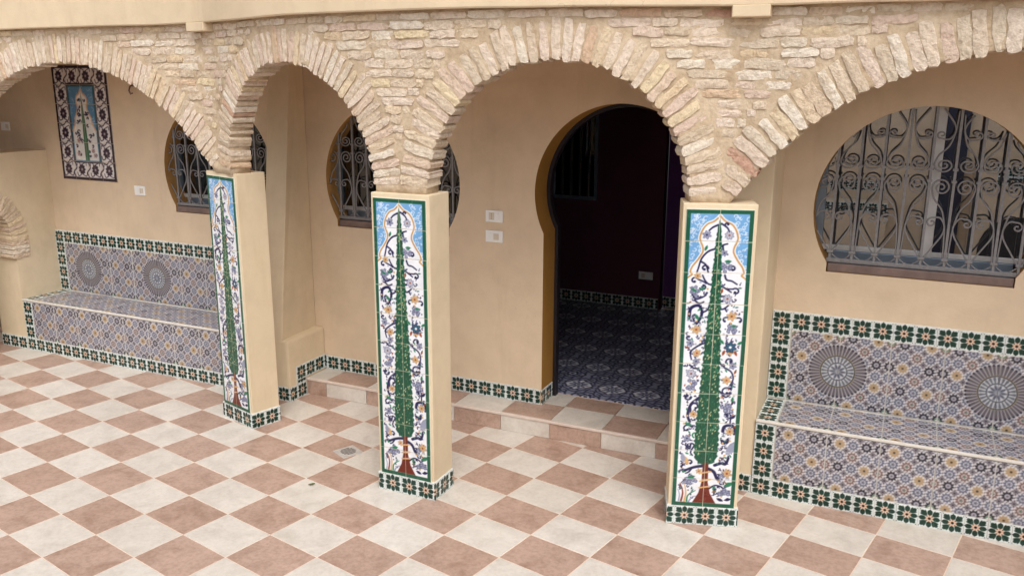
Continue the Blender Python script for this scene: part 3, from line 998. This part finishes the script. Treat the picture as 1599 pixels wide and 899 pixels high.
def make_window(cx, cz, r, y, nb, d, first, glass=None):
    yg = y + .030
    z0 = 1.210
    g = place("window_grille", MB().box(cx - .435, cx + .435, yg - .009, yg + .009, z0 - .010, z0 + .010).mesh("grille_rail", M_IRON, bevel=.002), house)
    def inside(x, z): return math.hypot(x - cx, z - cz) < r - .006 or (z < 1.30 and abs(x - cx) < .44)
    xsb = [first + k * d for k in range(nb)]
    for x in xsb:
        if abs(x - cx) > r - .03: continue
        zt = cz + math.sqrt((r + .004) ** 2 - (x - cx) ** 2)
        place("bar", MB().box(x - .0062, x + .0062, yg - .0062, yg + .0062, z0, zt).mesh("bar", M_IRON, bevel=.0012), g)
        place("collar", MB().box(x - .016, x + .016, yg - .011, yg + .011, 1.249, 1.263).mesh("collar", M_IRON, bevel=.002), g)
        for zc in (1.642, 1.70):
            place("collar", MB().box(x - .012, x + .012, yg - .010, yg + .010, zc - .006, zc + .006).mesh("collar", M_IRON, bevel=.002), g)
    def scroll(pts, rr=.0046):
        run = []
        for p in pts + [None]:
            if p is not None and inside(*p):
                run.append((p[0], yg, p[1]))
            else:
                if len(run) > 3:
                    place("scroll", MB().tube(run, rr, 5).mesh("scroll", M_IRON, smooth=True), g)
                run = []
    mz = 1.671
    up = lambda P: [(x, mz + (mz - z) * .84) for x, z in P]
    for k, x in enumerate(xsb):
        for s_ in (-1, 1):
            if k % 2 == 0:
                heart = smooth_path([(x + s_ * .010, 1.258), (x + s_ * .045, 1.315), (x + s_ * .080, 1.375), (x + s_ * .088, 1.42), (x + s_ * .066, 1.462), (x + s_ * .034, 1.462)], 5)
                sp = [(x + s_ * px_, pz) for px_, pz in spiral(.030, 1.438, .024, math.pi / 2, math.pi * 2.3)]
                H = heart + sp
                scroll(H); scroll(up(H))
                lyre = smooth_path([(x + s_ * (d - .011), 1.258), (x + s_ * (d - .014), 1.34), (x + s_ * (d - .020), 1.42), (x + s_ * .068, 1.50), (x + s_ * .028, 1.555), (x + s_ * .012, 1.605)], 5)
                sp = [(x + s_ * px_, pz) for px_, pz in spiral(d / 2 + .001, 1.612, d / 2 - .011, math.pi, -math.pi * 3.6, 34)]
                Ly = lyre + sp
                scroll(Ly); scroll(up(Ly))
        if k < nb - 1:
            scroll([(x + d * t, 1.252 - .036 * math.sin(math.pi * t)) for t in np.linspace(.04, .96, 11)], .004)
    # aluminium window behind
    yf = y + .135
    f_ = MB()
    xa, xb, za, zb = cx - .56, cx + .56, 1.152, 2.06
    f_.box(cx - .425, cx + .425, yf - .02, yf + .03, 1.196, 1.245)
    f_.box(xa, cx - .472, yf - .02, yf + .03, 1.245, zb); f_.box(cx + .472, xb, yf - .02, yf + .03, 1.245, zb)
    w = place("window", f_.mesh("window_frame", M_ALU, bevel=.003), house)
    place("mullion", MB().box(cx + .005, cx + .058, yf - .024, yf + .02, 1.246, zb).mesh("mullion", M_ALUW, bevel=.003), w)
    place("sash_rail", MB().box(cx - .471, cx + .471, yf - .012, yf + .016, 1.246, 1.272).mesh("sash_rail", M_ALUW, bevel=.002), w)
    place("sill", MB().box(cx - .425, cx + .425, y + .006, y + .20, 1.1515, 1.195).mesh("sill", M_SILL, bevel=.004), w)
    for a, b, yy in ((cx - .471, cx + .004, yf + .004), (cx + .059, cx + .471, yf - .004)):
        place("pane", MB().box(a, b, yy - .0015, yy + .0015, 1.273, zb - .01).mesh("pane", glass or M_GLASS), w)
make_window(*WIN[2], 9, .1075, 1.8945)
make_window(*WIN[1], 9, .1075, -1.235, M_GLASS2)
make_window(*WIN[0], 9, .1075, -2.705, M_GLASS2)

# ---- door frame
cx, cz, r, h = DOOR
do = [(p[0], p[1]) for p in door_outline()]
di = [(cx + (p[0] - cx) * .955, cz + (p[1] - cz) * .955 if p[1] > 0.9 else p[1]) for p in do]
fm = MB()
for k in range(len(do) - 1):
    a, b, c_, d_ = do[k], do[k + 1], di[k + 1], di[k]
    for yy in (YL + .186, YL + .235):
        fm.quad((a[0], yy, a[1]), (b[0], yy, b[1]), (c_[0], yy, c_[1]), (d_[0], yy, d_[1]))
    fm.quad((d_[0], YL + .186, d_[1]), (c_[0], YL + .186, c_[1]), (c_[0], YL + .235, c_[1]), (d_[0], YL + .235, d_[1]))
place("door_frame", fm.mesh("door_frame", M_BLACK), house)

# ---- buttresses between the bays
pl = MB(); pl.box(-1.62, -1.405, .80, 1.199, -.01, .425)
place("buttress_plinth", pl.mesh("buttress_plinth", M_PILLAR, bevel=.018), house)
bu = MB()
zb_, zt_ = .40, 2.5
yb = lambda z: .802 + .125 * (z - .42)
v = [(-1.618, yb(zb_), zb_), (-1.452, yb(zb_), zb_), (-1.478, 1.199, zb_), (-1.618, 1.199, zb_), (-1.618, yb(zt_), zt_), (-1.448, yb(zt_), zt_), (-1.478, 1.199, zt_), (-1.618, 1.199, zt_)]
i0 = len(bu.v); bu.v += v
for q in ((0, 3, 2, 1), (4, 5, 6, 7), (0, 1, 5, 4), (1, 2, 6, 5), (2, 3, 7, 6), (3, 0, 4, 7)):
    bu.f.append(q); bu.m.append(0)
place("buttress", bu.mesh("buttress", M_PILLAR, bevel=.008), house)
place("buttress", MB().box(1.43, 1.637, .79, 1.21, -.01, 2.5).mesh("buttress", M_PILLAR, bevel=.006), house)
# end walls of the porch, all out of view
place("unseen_end_wall", MB().box(-5.0, -4.85, -.4, 1.21, -.01, 2.9).mesh("unseen_end_wall", M_WALL), house)  # added to keep side light out of the left bay
place("unseen_end_wall", MB().box(-5.3, -4.365, .27, .42, -.01, 2.44).mesh("unseen_end_wall", M_WALL), house)  # added out of view to block front light and darken the left corner
place("unseen_end_wall", MB().box(4.0, 4.2, -.2, 1.15, -.01, 2.9).mesh("unseen_end_wall", M_WALL), house)

# ---- skirting of flower tiles
FX = lambda x, y, z: frame((x, y, z), (0, 1, 0), (0, 0, 1), (1, 0, 0))           # facing +X, runs towards +Y
tk = .0068
flower_run(house, "skirting_tile", 1.655, FRONT(-1.40, YL - tk, ST + .001), .86)
flower_run(house, "skirting_tile", .18, FX(.26 + tk, YL - tk, ST + .001), .35)
flower_run(house, "skirting_tile", .215 + tk, FRONT(-1.62, .80 - tk, 0.0), .85)
flower_run(house, "skirting_tile", .175, FX(-1.405 + tk, .80 - tk, 0.0), .25)
flower_run(house, "skirting_tile", .105, FX(-1.405 + tk, .868, 0.10), 0.0, 0.0, .25)
flower_run(house, "skirting_tile", .332, FX(-1.405 + tk, .868, ST + .012))
flower_run(house, "skirting_tile", .205, FRONT(1.43, .79 - tk, 0.0), .95)
flower_run(house, "skirting_tile", .30, FRONT(-4.36, .83 - tk, 0.0), .0)

# ---- dark room behind the door
IY = 3.80
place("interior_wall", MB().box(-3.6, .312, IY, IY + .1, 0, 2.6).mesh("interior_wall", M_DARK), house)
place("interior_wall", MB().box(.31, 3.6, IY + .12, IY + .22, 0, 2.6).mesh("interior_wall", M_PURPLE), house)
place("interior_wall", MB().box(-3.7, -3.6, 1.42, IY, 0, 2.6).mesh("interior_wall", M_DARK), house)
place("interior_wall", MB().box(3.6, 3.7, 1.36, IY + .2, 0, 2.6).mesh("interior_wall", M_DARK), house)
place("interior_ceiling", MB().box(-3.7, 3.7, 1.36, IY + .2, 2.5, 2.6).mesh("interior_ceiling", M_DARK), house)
flower_run(house, "skirting_tile", 2.0, FRONT(-1.70, IY - tk, ST + .002), .3)
flower_run(house, "skirting_tile", 1.2, FRONT(.312, IY + .12 - tk, ST + .002), .3)
iw = place("interior_window", MB().box(-.74, -.30, IY - .02, IY - .001, 1.07, 1.10).box(-.74, -.71, IY - .02, IY - .001, 1.10, 2.1).box(-.33, -.30, IY - .02, IY - .001, 1.10, 2.1).mesh("interior_window", M_ALU), house)
for k in range(4):
    x = -.64 + k * .085
    place("bar", MB().box(x - .007, x + .007, IY - .03, IY - .016, 1.10, 2.1).mesh("bar", M_BLACK), iw)
place("pane", MB().box(-.709, -.331, IY - .010, IY - .006, 1.101, 2.1).mesh("pane", M_GLASS), iw)

ifl = struct("interior_floor", MB().box(-3.6, 3.6, 1.432, IY + .12, -.02, ST - .006).mesh("interior_floor", M_GROUT))
ic = interior_canvas()
ME_IT = tile_mesh("interior_floor_tile", .2375 - G, .398 - G, ic.C, M_INT)
for j in range(6):
    for i in range(-7, 12):
        x = .225 + i * .2375
        if not -1.75 < x < 2.3: continue
        place("interior_floor_tile", ME_IT, ifl, TOP(x, 1.458 + (j) * .398, ST + .0005))

# ================================================================== BRICK ARCADE
RR, S0, YA0 = 3.163, 1.5347, 0.012
BL = 0.12
def heading(s):
    a = abs(s)
    if a <= S0 - BL: t = a / RR
    elif a >= S0 + BL: t = 0.0
    else:
        u = (a - S0 + BL) / (2 * BL)
        t = (S0 - BL) / RR * (1 - u * u * (3 - 2 * u))
    return math.copysign(t, s)
DS = .005
_tab = [(0.0, YA0)]
for k in range(int(6 / DS)):
    t = heading((k + .5) * DS)
    _tab.append((_tab[-1][0] + math.cos(t) * DS, _tab[-1][1] + math.sin(t) * DS))
def plan(s, off=0.0):
    """point on the arcade face at arc length s, moved off outwards (towards the courtyard); tangent and normal"""
    a = min(abs(s), 5.99) / DS
    k = int(a); u = a - k
    x = _tab[k][0] * (1 - u) + _tab[k + 1][0] * u
    y = _tab[k][1] * (1 - u) + _tab[k + 1][1] * u
    if s < 0: x = -x
    t = heading(s)
    T = Vector((math.cos(t), math.sin(t), 0)); n = Vector((math.sin(t), -math.cos(t), 0))
    return Vector((x, y, 0)) + n * off, T, n
ZTOP, ZSP = 2.435, 1.580
arches = [(-2.80, .727, 1.485, -4.0, -1.60, -99, -S0), (-.767, 1.585, .615, -1.382, -.152, -S0, 0.0), (.767, 1.585, .615, .152, 1.382, 0.0, S0), (2.74, .875, 1.36, 1.589, 3.89, S0, 99)]
arcade = thing("brick_arcade", "curved arcade of rough cream bricks with round arches above the tiled pillars", "arcade", Matrix.Translation((0, .1, ZSP)))
def zlow(s, grow=.009):
    for cs, cz_, r_, a, b, l, rr_ in arches:
        R2 = (r_ + grow) ** 2 - (s - cs) ** 2
        if R2 > 0:
            z = cz_ + math.sqrt(R2)
            if z > ZSP: return z
    return ZSP - .006
ss = set(round(-4.24 + k * .02, 4) for k in range(int(8.4 / .02)))
for cs, cz_, r_, *_ in arches:
    for k in range(0, 181, 3):
        s = cs + (r_ + .009) * math.cos(rad(k))
        if -4.24 < s < 4.16: ss.add(round(s, 4))
ss = sorted(ss)
NR = 26
core = MB(); colv = []
for s in ss:
    zl = zlow(s); ids = []
    for k in range(NR + 1):
        z = zl + (ZTOP - zl) * k / NR
        nz = noise.noise(Vector((s * 16, z * 16, 1.7))) * .0042 + noise.noise(Vector((s * 45, z * 45, 5.1))) * .0026
        p, T, n = plan(s, -.0062 + nz)
        core.v.append((p.x, p.y, z)); ids.append(len(core.v) - 1)
    for z in (zl, ZTOP):
        p, T, n = plan(s, -.13)
        core.v.append((p.x, p.y, z)); ids.append(len(core.v) - 1)
    colv.append(ids)
for A, B in zip(colv[:-1], colv[1:]):
    for k in range(NR):
        core.f.append((A[k], B[k], B[k + 1], A[k + 1])); core.m.append(0)
    core.f.append((A[0], A[NR + 1], B[NR + 1], B[0])); core.m.append(0)
    core.f.append((A[NR + 1], A[NR + 2], B[NR + 2], B[NR + 1])); core.m.append(0)
cme = core.mesh("mortar_core", M_MORTAR, fix=True)
cme.polygons.foreach_set("use_smooth", [True] * len(cme.polygons))
place("mortar_core", cme, arcade)

def brick_mesh(seed, zs=1.0):
    rb = random.Random(seed)
    nx, ny = 5, 3
    V, F = [], []
    for j in range(ny + 1):
        for i in range(nx + 1):
            x, y = i / nx - .5, j / ny - .5
            ex, ey = i in (0, nx), j in (0, ny)
            x += rb.uniform(-.03, .03)
            y += rb.uniform(-.11, .11) * (1 if ey else .6)
            if ex and ey:
                x -= math.copysign(rb.uniform(.0, .05), x); y -= math.copysign(rb.uniform(.0, .12), y)
            z = rb.uniform(-.05, .03) * zs
            if ex or ey: z -= rb.uniform(.0, .05) * zs
            V.append((x, y, z))
    ring = [i for i in range(nx + 1)] + [(nx + 1) * j + nx for j in range(1, ny + 1)] + [(nx + 1) * ny + i for i in range(nx - 1, -1, -1)] + [(nx + 1) * j for j in range(ny - 1, 0, -1)]
    for j in range(ny):
        for i in range(nx):
            a = j * (nx + 1) + i
            F.append((a, a + 1, a + nx + 2, a + nx + 1))
    b0 = len(V)
    for k in ring:
        x, y, z = V[k]
        V.append((x * 1.0, y * 1.0, -1.0))
    n = len(ring)
    for k in range(n):
        F.append((ring[k], b0 + k, b0 + (k + 1) % n, ring[(k + 1) % n]))
    me = bpy.data.meshes.new("brick")
    me.from_pydata(V, [], F)
    me.materials.append(M_BRICK)
    me.polygons.foreach_set("use_smooth", [False] * len(me.polygons))
    bm = bmesh.new(); bm.from_mesh(me); bmesh.ops.recalc_face_normals(bm, faces=bm.faces)
    for e in bm.edges:
        if len(e.link_faces) == 2 and e.calc_face_angle(0) > rad(60): e.smooth = False
    bm.to_mesh(me); bm.free()
    return me
BRICKS = [brick_mesh(100 + k) for k in range(14)]
DEEP = [brick_mesh(300 + k, .38) for k in range(14)]

def set_brick(name, parent, s, z, ang, L, W, depth, proud, planf=plan):
    p, T, n = planf(s, proud)
    Zv = Vector((0, 0, 1))
    xa = T * math.cos(ang) + Zv * math.sin(ang)
    ya = -T * math.sin(ang) + Zv * math.cos(ang)
    M = frame((p.x, p.y, z), xa, ya, n)
    M = M @ Matrix.Rotation(rng.uniform(-.05, .05), 4, 'X') @ Matrix.Rotation(rng.uniform(-.025, .025), 4, 'Y') @ Matrix.Rotation(rng.uniform(-.025, .025), 4, 'Z')
    if rng.random() < .5: M = M @ Matrix.Rotation(math.pi, 4, 'Z')
    M = M @ Matrix.Diagonal((L, W, depth, 1))
    return place(name, rng.choice(DEEP if depth > .1 else BRICKS), parent, M)

for cs, cz_, r_, a, b, lo, hi in arches:
    f0 = math.asin(max(-1, min(1, (ZSP + .026 - cz_) / r_)))
    f1 = math.pi - f0
    pitch = {-2.80: .0375, -.767: .0385, .767: .0455, 2.74: .0545}[cs]
    n = int((f1 - f0) * r_ / pitch)
    for k in range(n):
        ph = f0 + (f1 - f0) * (k + .5) / n + rng.uniform(-.004, .004) / r_
        smid = cs + math.cos(ph) * (r_ + .08)
        if smid < -3.75 or smid > 3.05: continue
        L = rng.uniform(.150, .186)
        cph = math.cos(ph)
        if cph > .02: L = min(L, (hi - cs) / cph - r_ - .004)
        if cph < -.02: L = min(L, (lo - cs) / cph - r_ - .004)
        if L < .035: continue
        ri = r_ + rng.uniform(-.005, .004)
        W = pitch * rng.uniform(.80, .95)
        rc = ri + L / 2
        set_brick("arch_brick", arcade, cs + cph * rc, cz_ + math.sin(ph) * rc, ph, L, W, .132 + rng.uniform(-.004, .006), rng.uniform(-.003, .0035))

def free(s0, s1, z0, z1):
    for cs, cz_, r_, *_ in arches:
        for s in (s0, (s0 + s1) / 2, s1):
            for z in (z0, z1):
                if math.hypot(s - cs, z - cz_) < r_ + .172: return False
    return True
z = 1.62
row = 0
while z < 2.425:
    hgt = rng.uniform(.030, .039)
    if z + hgt > 2.418: break
    s = -3.7 + rng.uniform(0, .08)
    while s < 3.05:
        ok = False
        for L in (rng.uniform(.105, .195), rng.uniform(.08, .12), .058, .038):
            if free(s, s + L, z, z + hgt):
                ok = True; break
        if ok:
            w2 = hgt * rng.uniform(.92, 1.12)
            set_brick("brick", arcade, s + L / 2, z + hgt / 2 + rng.uniform(-.003, .003) , 0.0, L, w2, .05, rng.uniform(-.004, .0025))
            s += L + rng.uniform(.004, .013)
        else:
            s += .008
    z += hgt + rng.uniform(.004, .010)
    row += 1

# ================================================================== ROOF EDGE (cornice, corbels, porch ceiling)
roof = thing("porch_roof", "smooth cream cornice band of the porch roof running above the brick arches", "roof", Matrix.Translation((0, .1, 2.42)))
cs_ = [-5.2 + k * .06 for k in range(int(9.4 / .06))]
cm = MB(); cols = []
prof = [(-.06, 2.446), (-.06, 2.424), (.046, 2.420), (.050, 2.426), (.052, 2.62), (.052, 2.95), (-.1, 2.95)]
for s in cs_:
    ids = []
    wob = noise.noise(Vector((s * 2.3, 3.1, 0))) * .004
    for off, z in prof:
        p, T, n = plan(s, off + (wob if off > 0 else 0))
        cm.v.append((p.x, p.y, z + wob)); ids.append(len(cm.v) - 1)
    cols.append(ids)
for A, B in zip(cols[:-1], cols[1:]):
    for k in range(len(prof) - 1):
        cm.f.append((A[k], B[k], B[k + 1], A[k + 1])); cm.m.append(0)
place("cornice", cm.mesh("cornice", M_CORN), roof)
for s0_ in (-1.565, S0 + .07):
    kb = MB(); rows = []
    for k in range(9):
        p0, T, n = plan(s0_ - .085 + .17 * k / 8, -.03)
        p1, T, n = plan(s0_ - .085 + .17 * k / 8, .0575)
        i = len(kb.v)
        kb.v += [(p0.x, p0.y, 2.374), (p1.x, p1.y, 2.376), (p1.x, p1.y, 2.424), (p0.x, p0.y, 2.424)]
        rows.append((i, i + 1, i + 2, i + 3))
    for A, B in zip(rows[:-1], rows[1:]):
        for k in range(4):
            l = (k + 1) % 4
            kb.f.append((A[k], B[k], B[l], A[l])); kb.m.append(0)
    kb.f += [rows[0], rows[-1][::-1]]; kb.m += [0, 0]
    place("corbel", kb.mesh("corbel", M_CORN, bevel=.004), roof)
ce = MB(); cols = []
for s in cs_:
    p, T, n = plan(s, -.05)
    i = len(ce.v)
    ce.v += [(p.x, p.y, 2.445), (p.x, 1.22, 2.445), (p.x, 1.22, 2.94), (p.x, p.y, 2.94)]
    cols.append((i, i + 1, i + 2, i + 3))
for A, B in zip(cols[:-1], cols[1:]):
    ce.f += [(A[0], B[0], B[1], A[1]), (A[3], A[2], B[2], B[3])]; ce.m += [0, 0]
place("porch_ceiling", ce.mesh("porch_ceiling", M_CEIL, fix=False), roof)

# ================================================================== PILLARS
def make_pillar(x, y, ang, label, ph, phs):
    M = Matrix.Translation((x, y, 0)) @ Matrix.Rotation(rad(ang), 4, 'Z')
    t = thing("tiled_pillar", label, "pillar", M, "arcade pillars with cypress panels")
    w, d, h = .165, .200, 1.579
    place("shaft", MB().box(-w, w, .007, d, 0, h).mesh("shaft", M_PILLAR, bevel=.005), t, M)
    pn = place("cypress_panel", MB().box(-.1502, .1502, .0025, .02, .1, 1.556).mesh("cypress_panel", M_WGROUT), t, M)
    for (i, j), me in CYP_TILES.items():
        place("painted_tile", me, pn, jitter(M @ FRONT(-PT + i * PT + G / 2, -.001, .1 + (9 - j) * PTH + G / 2), .0004, .0035))
    sk = place("skirting", MB().box(-w - .001, w + .001, .0055, d + .001, 0, .102).mesh("skirting_bed", M_WGROUT, bevel=.002), t, M)
    flower_run(sk, "skirting_tile", .344, M @ FRONT(-.172, 0.0, 0.0), ph)
    flower_run(sk, "skirting_tile", .203, M @ FX(w + tk, 0.0, 0.0), phs)
    LX = frame((-w - tk, .203, 0), (0, -1, 0), (0, 0, 1), (-1, 0, 0))
    flower_run(sk, "skirting_tile", .203, M @ LX, .0)
    return t
make_pillar(-1.472, .366, -16.5, "tiled pillar nearest the left bench, its wide plain side showing", .70, .1)
make_pillar(.006, -.012, -.2, "middle tiled pillar standing beside the floor drain and in front of the step", .60, .45)
make_pillar(1.4795, .330, 17.9, "tiled pillar between the dark doorway and the right bench, seen face on", .62, .2)

# ================================================================== BENCHES
def make_bench(name, x0, x1, yf, yb, label, left_border=True, nmed=0):
    t = thing(name, label, "bench", Matrix.Translation(((x0 + x1) / 2, yf, 0)), "tiled benches against the house wall")
    SH, BT = .415, .918
    bd = place("body", MB().box(x0, x1, yf + .007, yb, 0, SH - .007).mesh("body", M_WGROUT), t)
    bk = place("backrest", MB().box(x0, x1, yb - .012, yb + .002, SH - .008, BT).mesh("backrest", M_WGROUT, bevel=.003), t)
    xf = x0 + T10 + .003
    # front
    flower_run(bd, "flower_tile", x1 - x0, FRONT(x0, yf, 0.0))
    for k in range(3):
        place("flower_tile", ME_FLOWER, bd, jitter(FRONT(x0 + G / 2, yf, .1 + k * .1 + G / 2)))
    hf = .298
    mef = {}
    def field(cv, w, h, top, tag):
        key = (tag, round(w, 3), round(h, 3), top)
        if key not in mef:
            img = field_piece(cv, h, top)
            nx = img.shape[1] - 1
            img = img[:, :int(round(nx * min(1, w / TW))) + 1]
            mef[key] = tile_mesh("field_tile", w - G, h - G, img, M_GLAZE2)
        return mef[key]
    x = xf; k = 0
    while x < x1 - .02:
        w = min(TW, x1 - x)
        place("field_tile", field(FC0, w, hf, False, 'p'), bd, jitter(FRONT(x + G / 2, yf, .1 + G / 2)))
        place("field_tile", field(FC0, w, yb - yf - .022, False, 'p'), bd, jitter(TOP(x + G / 2, yf + .012, SH)))
        cv, tg = ((FCL, 'l'), (FCR, 'r'), (FC0, 'p'))[k % 3]
        place("field_tile", field(cv, w, .393, True, tg), bk, jitter(FRONT(x + G / 2, yb - .019, SH + .012)))
        x += TW; k += 1
    # borders of seat and back
    y = yf + .012
    while y < yb - .03:
        if y + T10 < yb - .012:
            place("flower_tile", ME_FLOWER, bd, jitter(TOP(x0 + G / 2, y + G / 2, SH)))
        else:
            place("flower_tile", flower_cut(0, 1, 0, round((yb - .012 - y) / T10, 2)), bd, jitter(TOP(x0 + G / 2, y + G / 2, SH)))
        y += T10
    for k in range(4):
        place("flower_tile", ME_FLOWER, bk, jitter(FRONT(x0 + G / 2, yb - .019, SH + .010 + k * T10 + G / 2)))
    flower_run(bk, "flower_tile", x1 - x0, FRONT(x0, yb - .019, BT - .1))
    place("nosing", MB().box(x0, x1, yf - .004, yf + .011, .403, SH + .002).mesh("nosing", M_WNOSE, bevel=.004), t)
    return t
make_bench("tiled_bench", 1.639, 3.95, .778, YR, "long bench of rosette tiles and green flower borders under the right window")
make_bench("tiled_bench", -4.056, -1.622, .828, YL, "long bench of rosette tiles under the left window and tile picture")

# ================================================================== LEFT SIDE WALL WITH BRICK ARCH
side = thing("arched_side_wall", "low cream wall with small brick arch at the left end of the bench", "wall", Matrix.Translation((-4.18, .6, 0)))
yc_, zc_, ra = .55, .925, .265
poly = [(1.199, 0), (1.199, 1.562), (-.05, 1.562), (-.05, 0), (yc_ - ra, 0)] + [(yc_ - ra * math.cos(rad(k)), zc_ + ra * math.sin(rad(k))) for k in range(0, 181, 6)] + [(yc_ + ra + .0, .74), (.83, .74), (.83, 0)]
place("wall", MB().prism(poly, 'x', -4.36, -4.06).mesh("wall", M_PILLAR), side)
def side_plan(s, off):
    return Vector((-4.06 + off, s, 0)), Vector((0, 1, 0)), Vector((1, 0, 0))
n = 24
for k in range(n):
    ph = math.pi * (k + .5) / n
    L = rng.uniform(.135, .15); W = rng.uniform(.028, .033)
    rc = ra - .012 + L / 2
    set_brick("arch_brick", side, yc_ + math.cos(ph) * rc, zc_ + math.sin(ph) * rc, ph, L, W, .16, rng.uniform(.006, .010), side_plan)
for k in range(5):
    set_brick("arch_brick", side, yc_ + ra + .060, .757 + k * .0345, 0, .143, .030, .16, .008, side_plan)

# ================================================================== TILE PICTURE ON THE LEFT WALL
pc = picture_canvas()
pic = thing("tile_picture", "blue cypress tile picture with dark floral border on the wall above the left bench", "tile picture", Matrix.Translation((-3.59, YL, 1.34)))
place("grout_bed", MB().box(-3.888, -3.292, YL - .004, YL + .002, 1.340, 2.216).mesh("grout_bed", M_WGROUT), pic)
for j in range(6):
    for i in range(4):
        me = tile_mesh("painted_tile", .1485 - G, .146 - G, rim(pc.cut(i * 34, j * 34, 34, 34), (200, 180, 160)), M_GLAZE)
        place("painted_tile", me, pic, jitter(FRONT(-3.887 + i * .1485 + G / 2, YL - .0085, 1.340 + (5 - j) * .146 + G / 2)))

# ================================================================== SWITCHES AND SOCKETS
def switch(x, y, z, label, kind, w=.118, h=.074):
    t = thing("wall_switch", label, "wall switch", Matrix.Translation((x, y, z)), "white switch plates")
    place("plate", MB().box(x, x + w, y - .010, y + .001, z, z + h).mesh("plate", M_PLATE, bevel=.003), t)
    if kind == 'switch':
        for k in range(2):
            place("rocker", MB().box(x + .026 + k * .034, x + .057 + k * .034, y - .0145, y - .009, z + .017, z + h - .017).mesh("rocker", (M_PLATE, M_PLATE2)[k], bevel=.002), t)
    else:
        so = place("socket", MB().box(x + .024, x + .060, y - .013, y - .009, z + .014, z + h - .014).mesh("socket", M_PLATE2, bevel=.002), t)
        for k in range(3):
            hz = z + h / 2 + (k - 1) * .013
            place("socket_hole", MB().box(x + .040, x + .0445, y - .0136, y - .0125, hz - .0022, hz + .0022).mesh("socket_hole", M_HOLE), so)
        place("rocker", MB().box(x + .062, x + .094, y - .0145, y - .009, z + .017, z + h - .017).mesh("rocker", M_PLATE, bevel=.002), t)
    return t
switch(-.127, YL, 1.262, "upper of two white switch plates on the wall left of the doorway", 'socket')
switch(-.127, YL, 1.136, "lower of two white switch plates on the wall left of the doorway", 'switch')
switch(-3.118, YL, 1.254, "single white switch plate between the tile picture and left window", 'switch', .11, .072)
switch(.115, IY, .385, "small white socket plate on the dark wall inside the doorway", 'socket', .13, .07)
switch(-4.56, YL, 1.70, "dim switch plate on the shaded wall at far left above the low wall", 'switch', .10, .07)

hk = thing("wall_hook", "small dark metal hook on the wall right of the tile picture", "hook", Matrix.Translation((-3.03, YL, 2.04)))
place("base_plate", MB().box(-3.052, -3.012, YL - .008, YL + .001, 2.06, 2.12).mesh("base_plate", M_SILL, bevel=.003), hk)
place("hook", MB().tube([(-3.03, YL - .004, 2.075), (-3.03, YL - .035, 2.06), (-3.03, YL - .048, 2.03), (-3.03, YL - .035, 2.005), (-3.03, YL - .018, 2.012)], .006, 6).mesh("hook", M_SILL, smooth=True), hk)

# ================================================================== FLOOR DRAIN AND LEAF
DM = Matrix.Translation((-.582, .298, 0)) @ Matrix.Rotation(rad(-26), 4, 'Z')
dr = thing("floor_drain", "small square floor drain with round slotted grate near the middle pillar", "drain", DM)
place("plate", MB().box(-.066, .066, -.066, .066, -.003, .0035).mesh("plate", M_DRAIN, bevel=.002), dr, DM)
gr = place("grate", MB().prism([(.052 * math.cos(rad(k)), .052 * math.sin(rad(k))) for k in range(0, 360, 15)], 'z', .0030, .0048).mesh("grate", M_DRAIN), dr, DM)
for k in range(6):
    x = -.038 + k * .0152
    hl = math.sqrt(.047 ** 2 - x * x) * .94
    place("slot", MB().box(x - .0044, x + .0044, -hl, hl, .004, .0053).mesh("slot", M_DRAIND), gr, DM)
LMx = Matrix.Translation((-.51, -.137, .003)) @ Matrix.Rotation(rad(35), 4, 'Z')
lm = MB()
for k in range(8):
    a, b = k / 8, (k + 1) / 8
    wa, wb = .009 * math.sin(math.pi * a) ** .8, .009 * math.sin(math.pi * b) ** .8
    za, zb2 = .004 * a * a, .004 * b * b
    X = lambda t: (t - .5) * .036
    lm.quad((X(a), -wa, za + .003), (X(b), -wb, zb2 + .003), (X(b), 0, zb2), (X(a), 0, za)); lm.quad((X(a), 0, za), (X(b), 0, zb2), (X(b), wb, zb2 + .004), (X(a), wa, za + .004))
lo_ = place("fallen_leaf", lm.mesh("fallen_leaf", M_LEAF), None, LMx)
lo_["label"] = "tiny green leaf lying on a pale floor tile before the pillars"; lo_["category"] = "leaf"

# ================================================================== FAR SIDE OF THE COURTYARD (seen only in the window reflections)
op = thing("courtyard_wall", "beige courtyard wall with flower tiles mirrored in the right window glass", "wall", Matrix.Translation((2, -4.8, 0)))
place("wall", MB().box(-8, 8, -5.0, -4.8, 0, 2.5).mesh("wall", M_WALL), op)
def back(x, z): return frame((x, -4.8 + .008, z), (-1, 0, 0), (0, 0, 1), (0, 1, 0))
place("stair_block", MB().box(.8, 2.05, -4.79, -4.45, 0, .78).box(2.9, 4.4, -4.79, -4.45, 0, 1.25).mesh("stair_block", M_WALL), op)
place("door", MB().box(2.46, 2.80, -4.795, -4.76, 0, 2.05).mesh("door", simple("navy_slab_paint", lin(40, 44, 66), .5), bevel=.004), op)  # made-up navy slab, added for a dark patch in the window reflection
place("arch_shade_panel", MB().prism([(3.0, .01), (3.75, .01), (3.75, .35)] + arc(3.375, .35, .375, 0, math.pi, 12)[1:], 'y', -4.452, -4.446).mesh("arch_shade_panel", M_HOLE), op)  # flat dark panel, shadow under the stairs put in as colour
def back2(x, z): return frame((x, -4.45 + .008, z), (-1, 0, 0), (0, 0, 1), (0, 1, 0))
flower_run(op, "flower_tile", 1.2, back2(2.05, .68)); flower_run(op, "flower_tile", 1.2, back2(4.3, 1.15)); flower_run(op, "flower_tile", 1.2, back2(4.3, 1.05))
flower_run(op, "flower_tile", .6, back(2.0, .88))
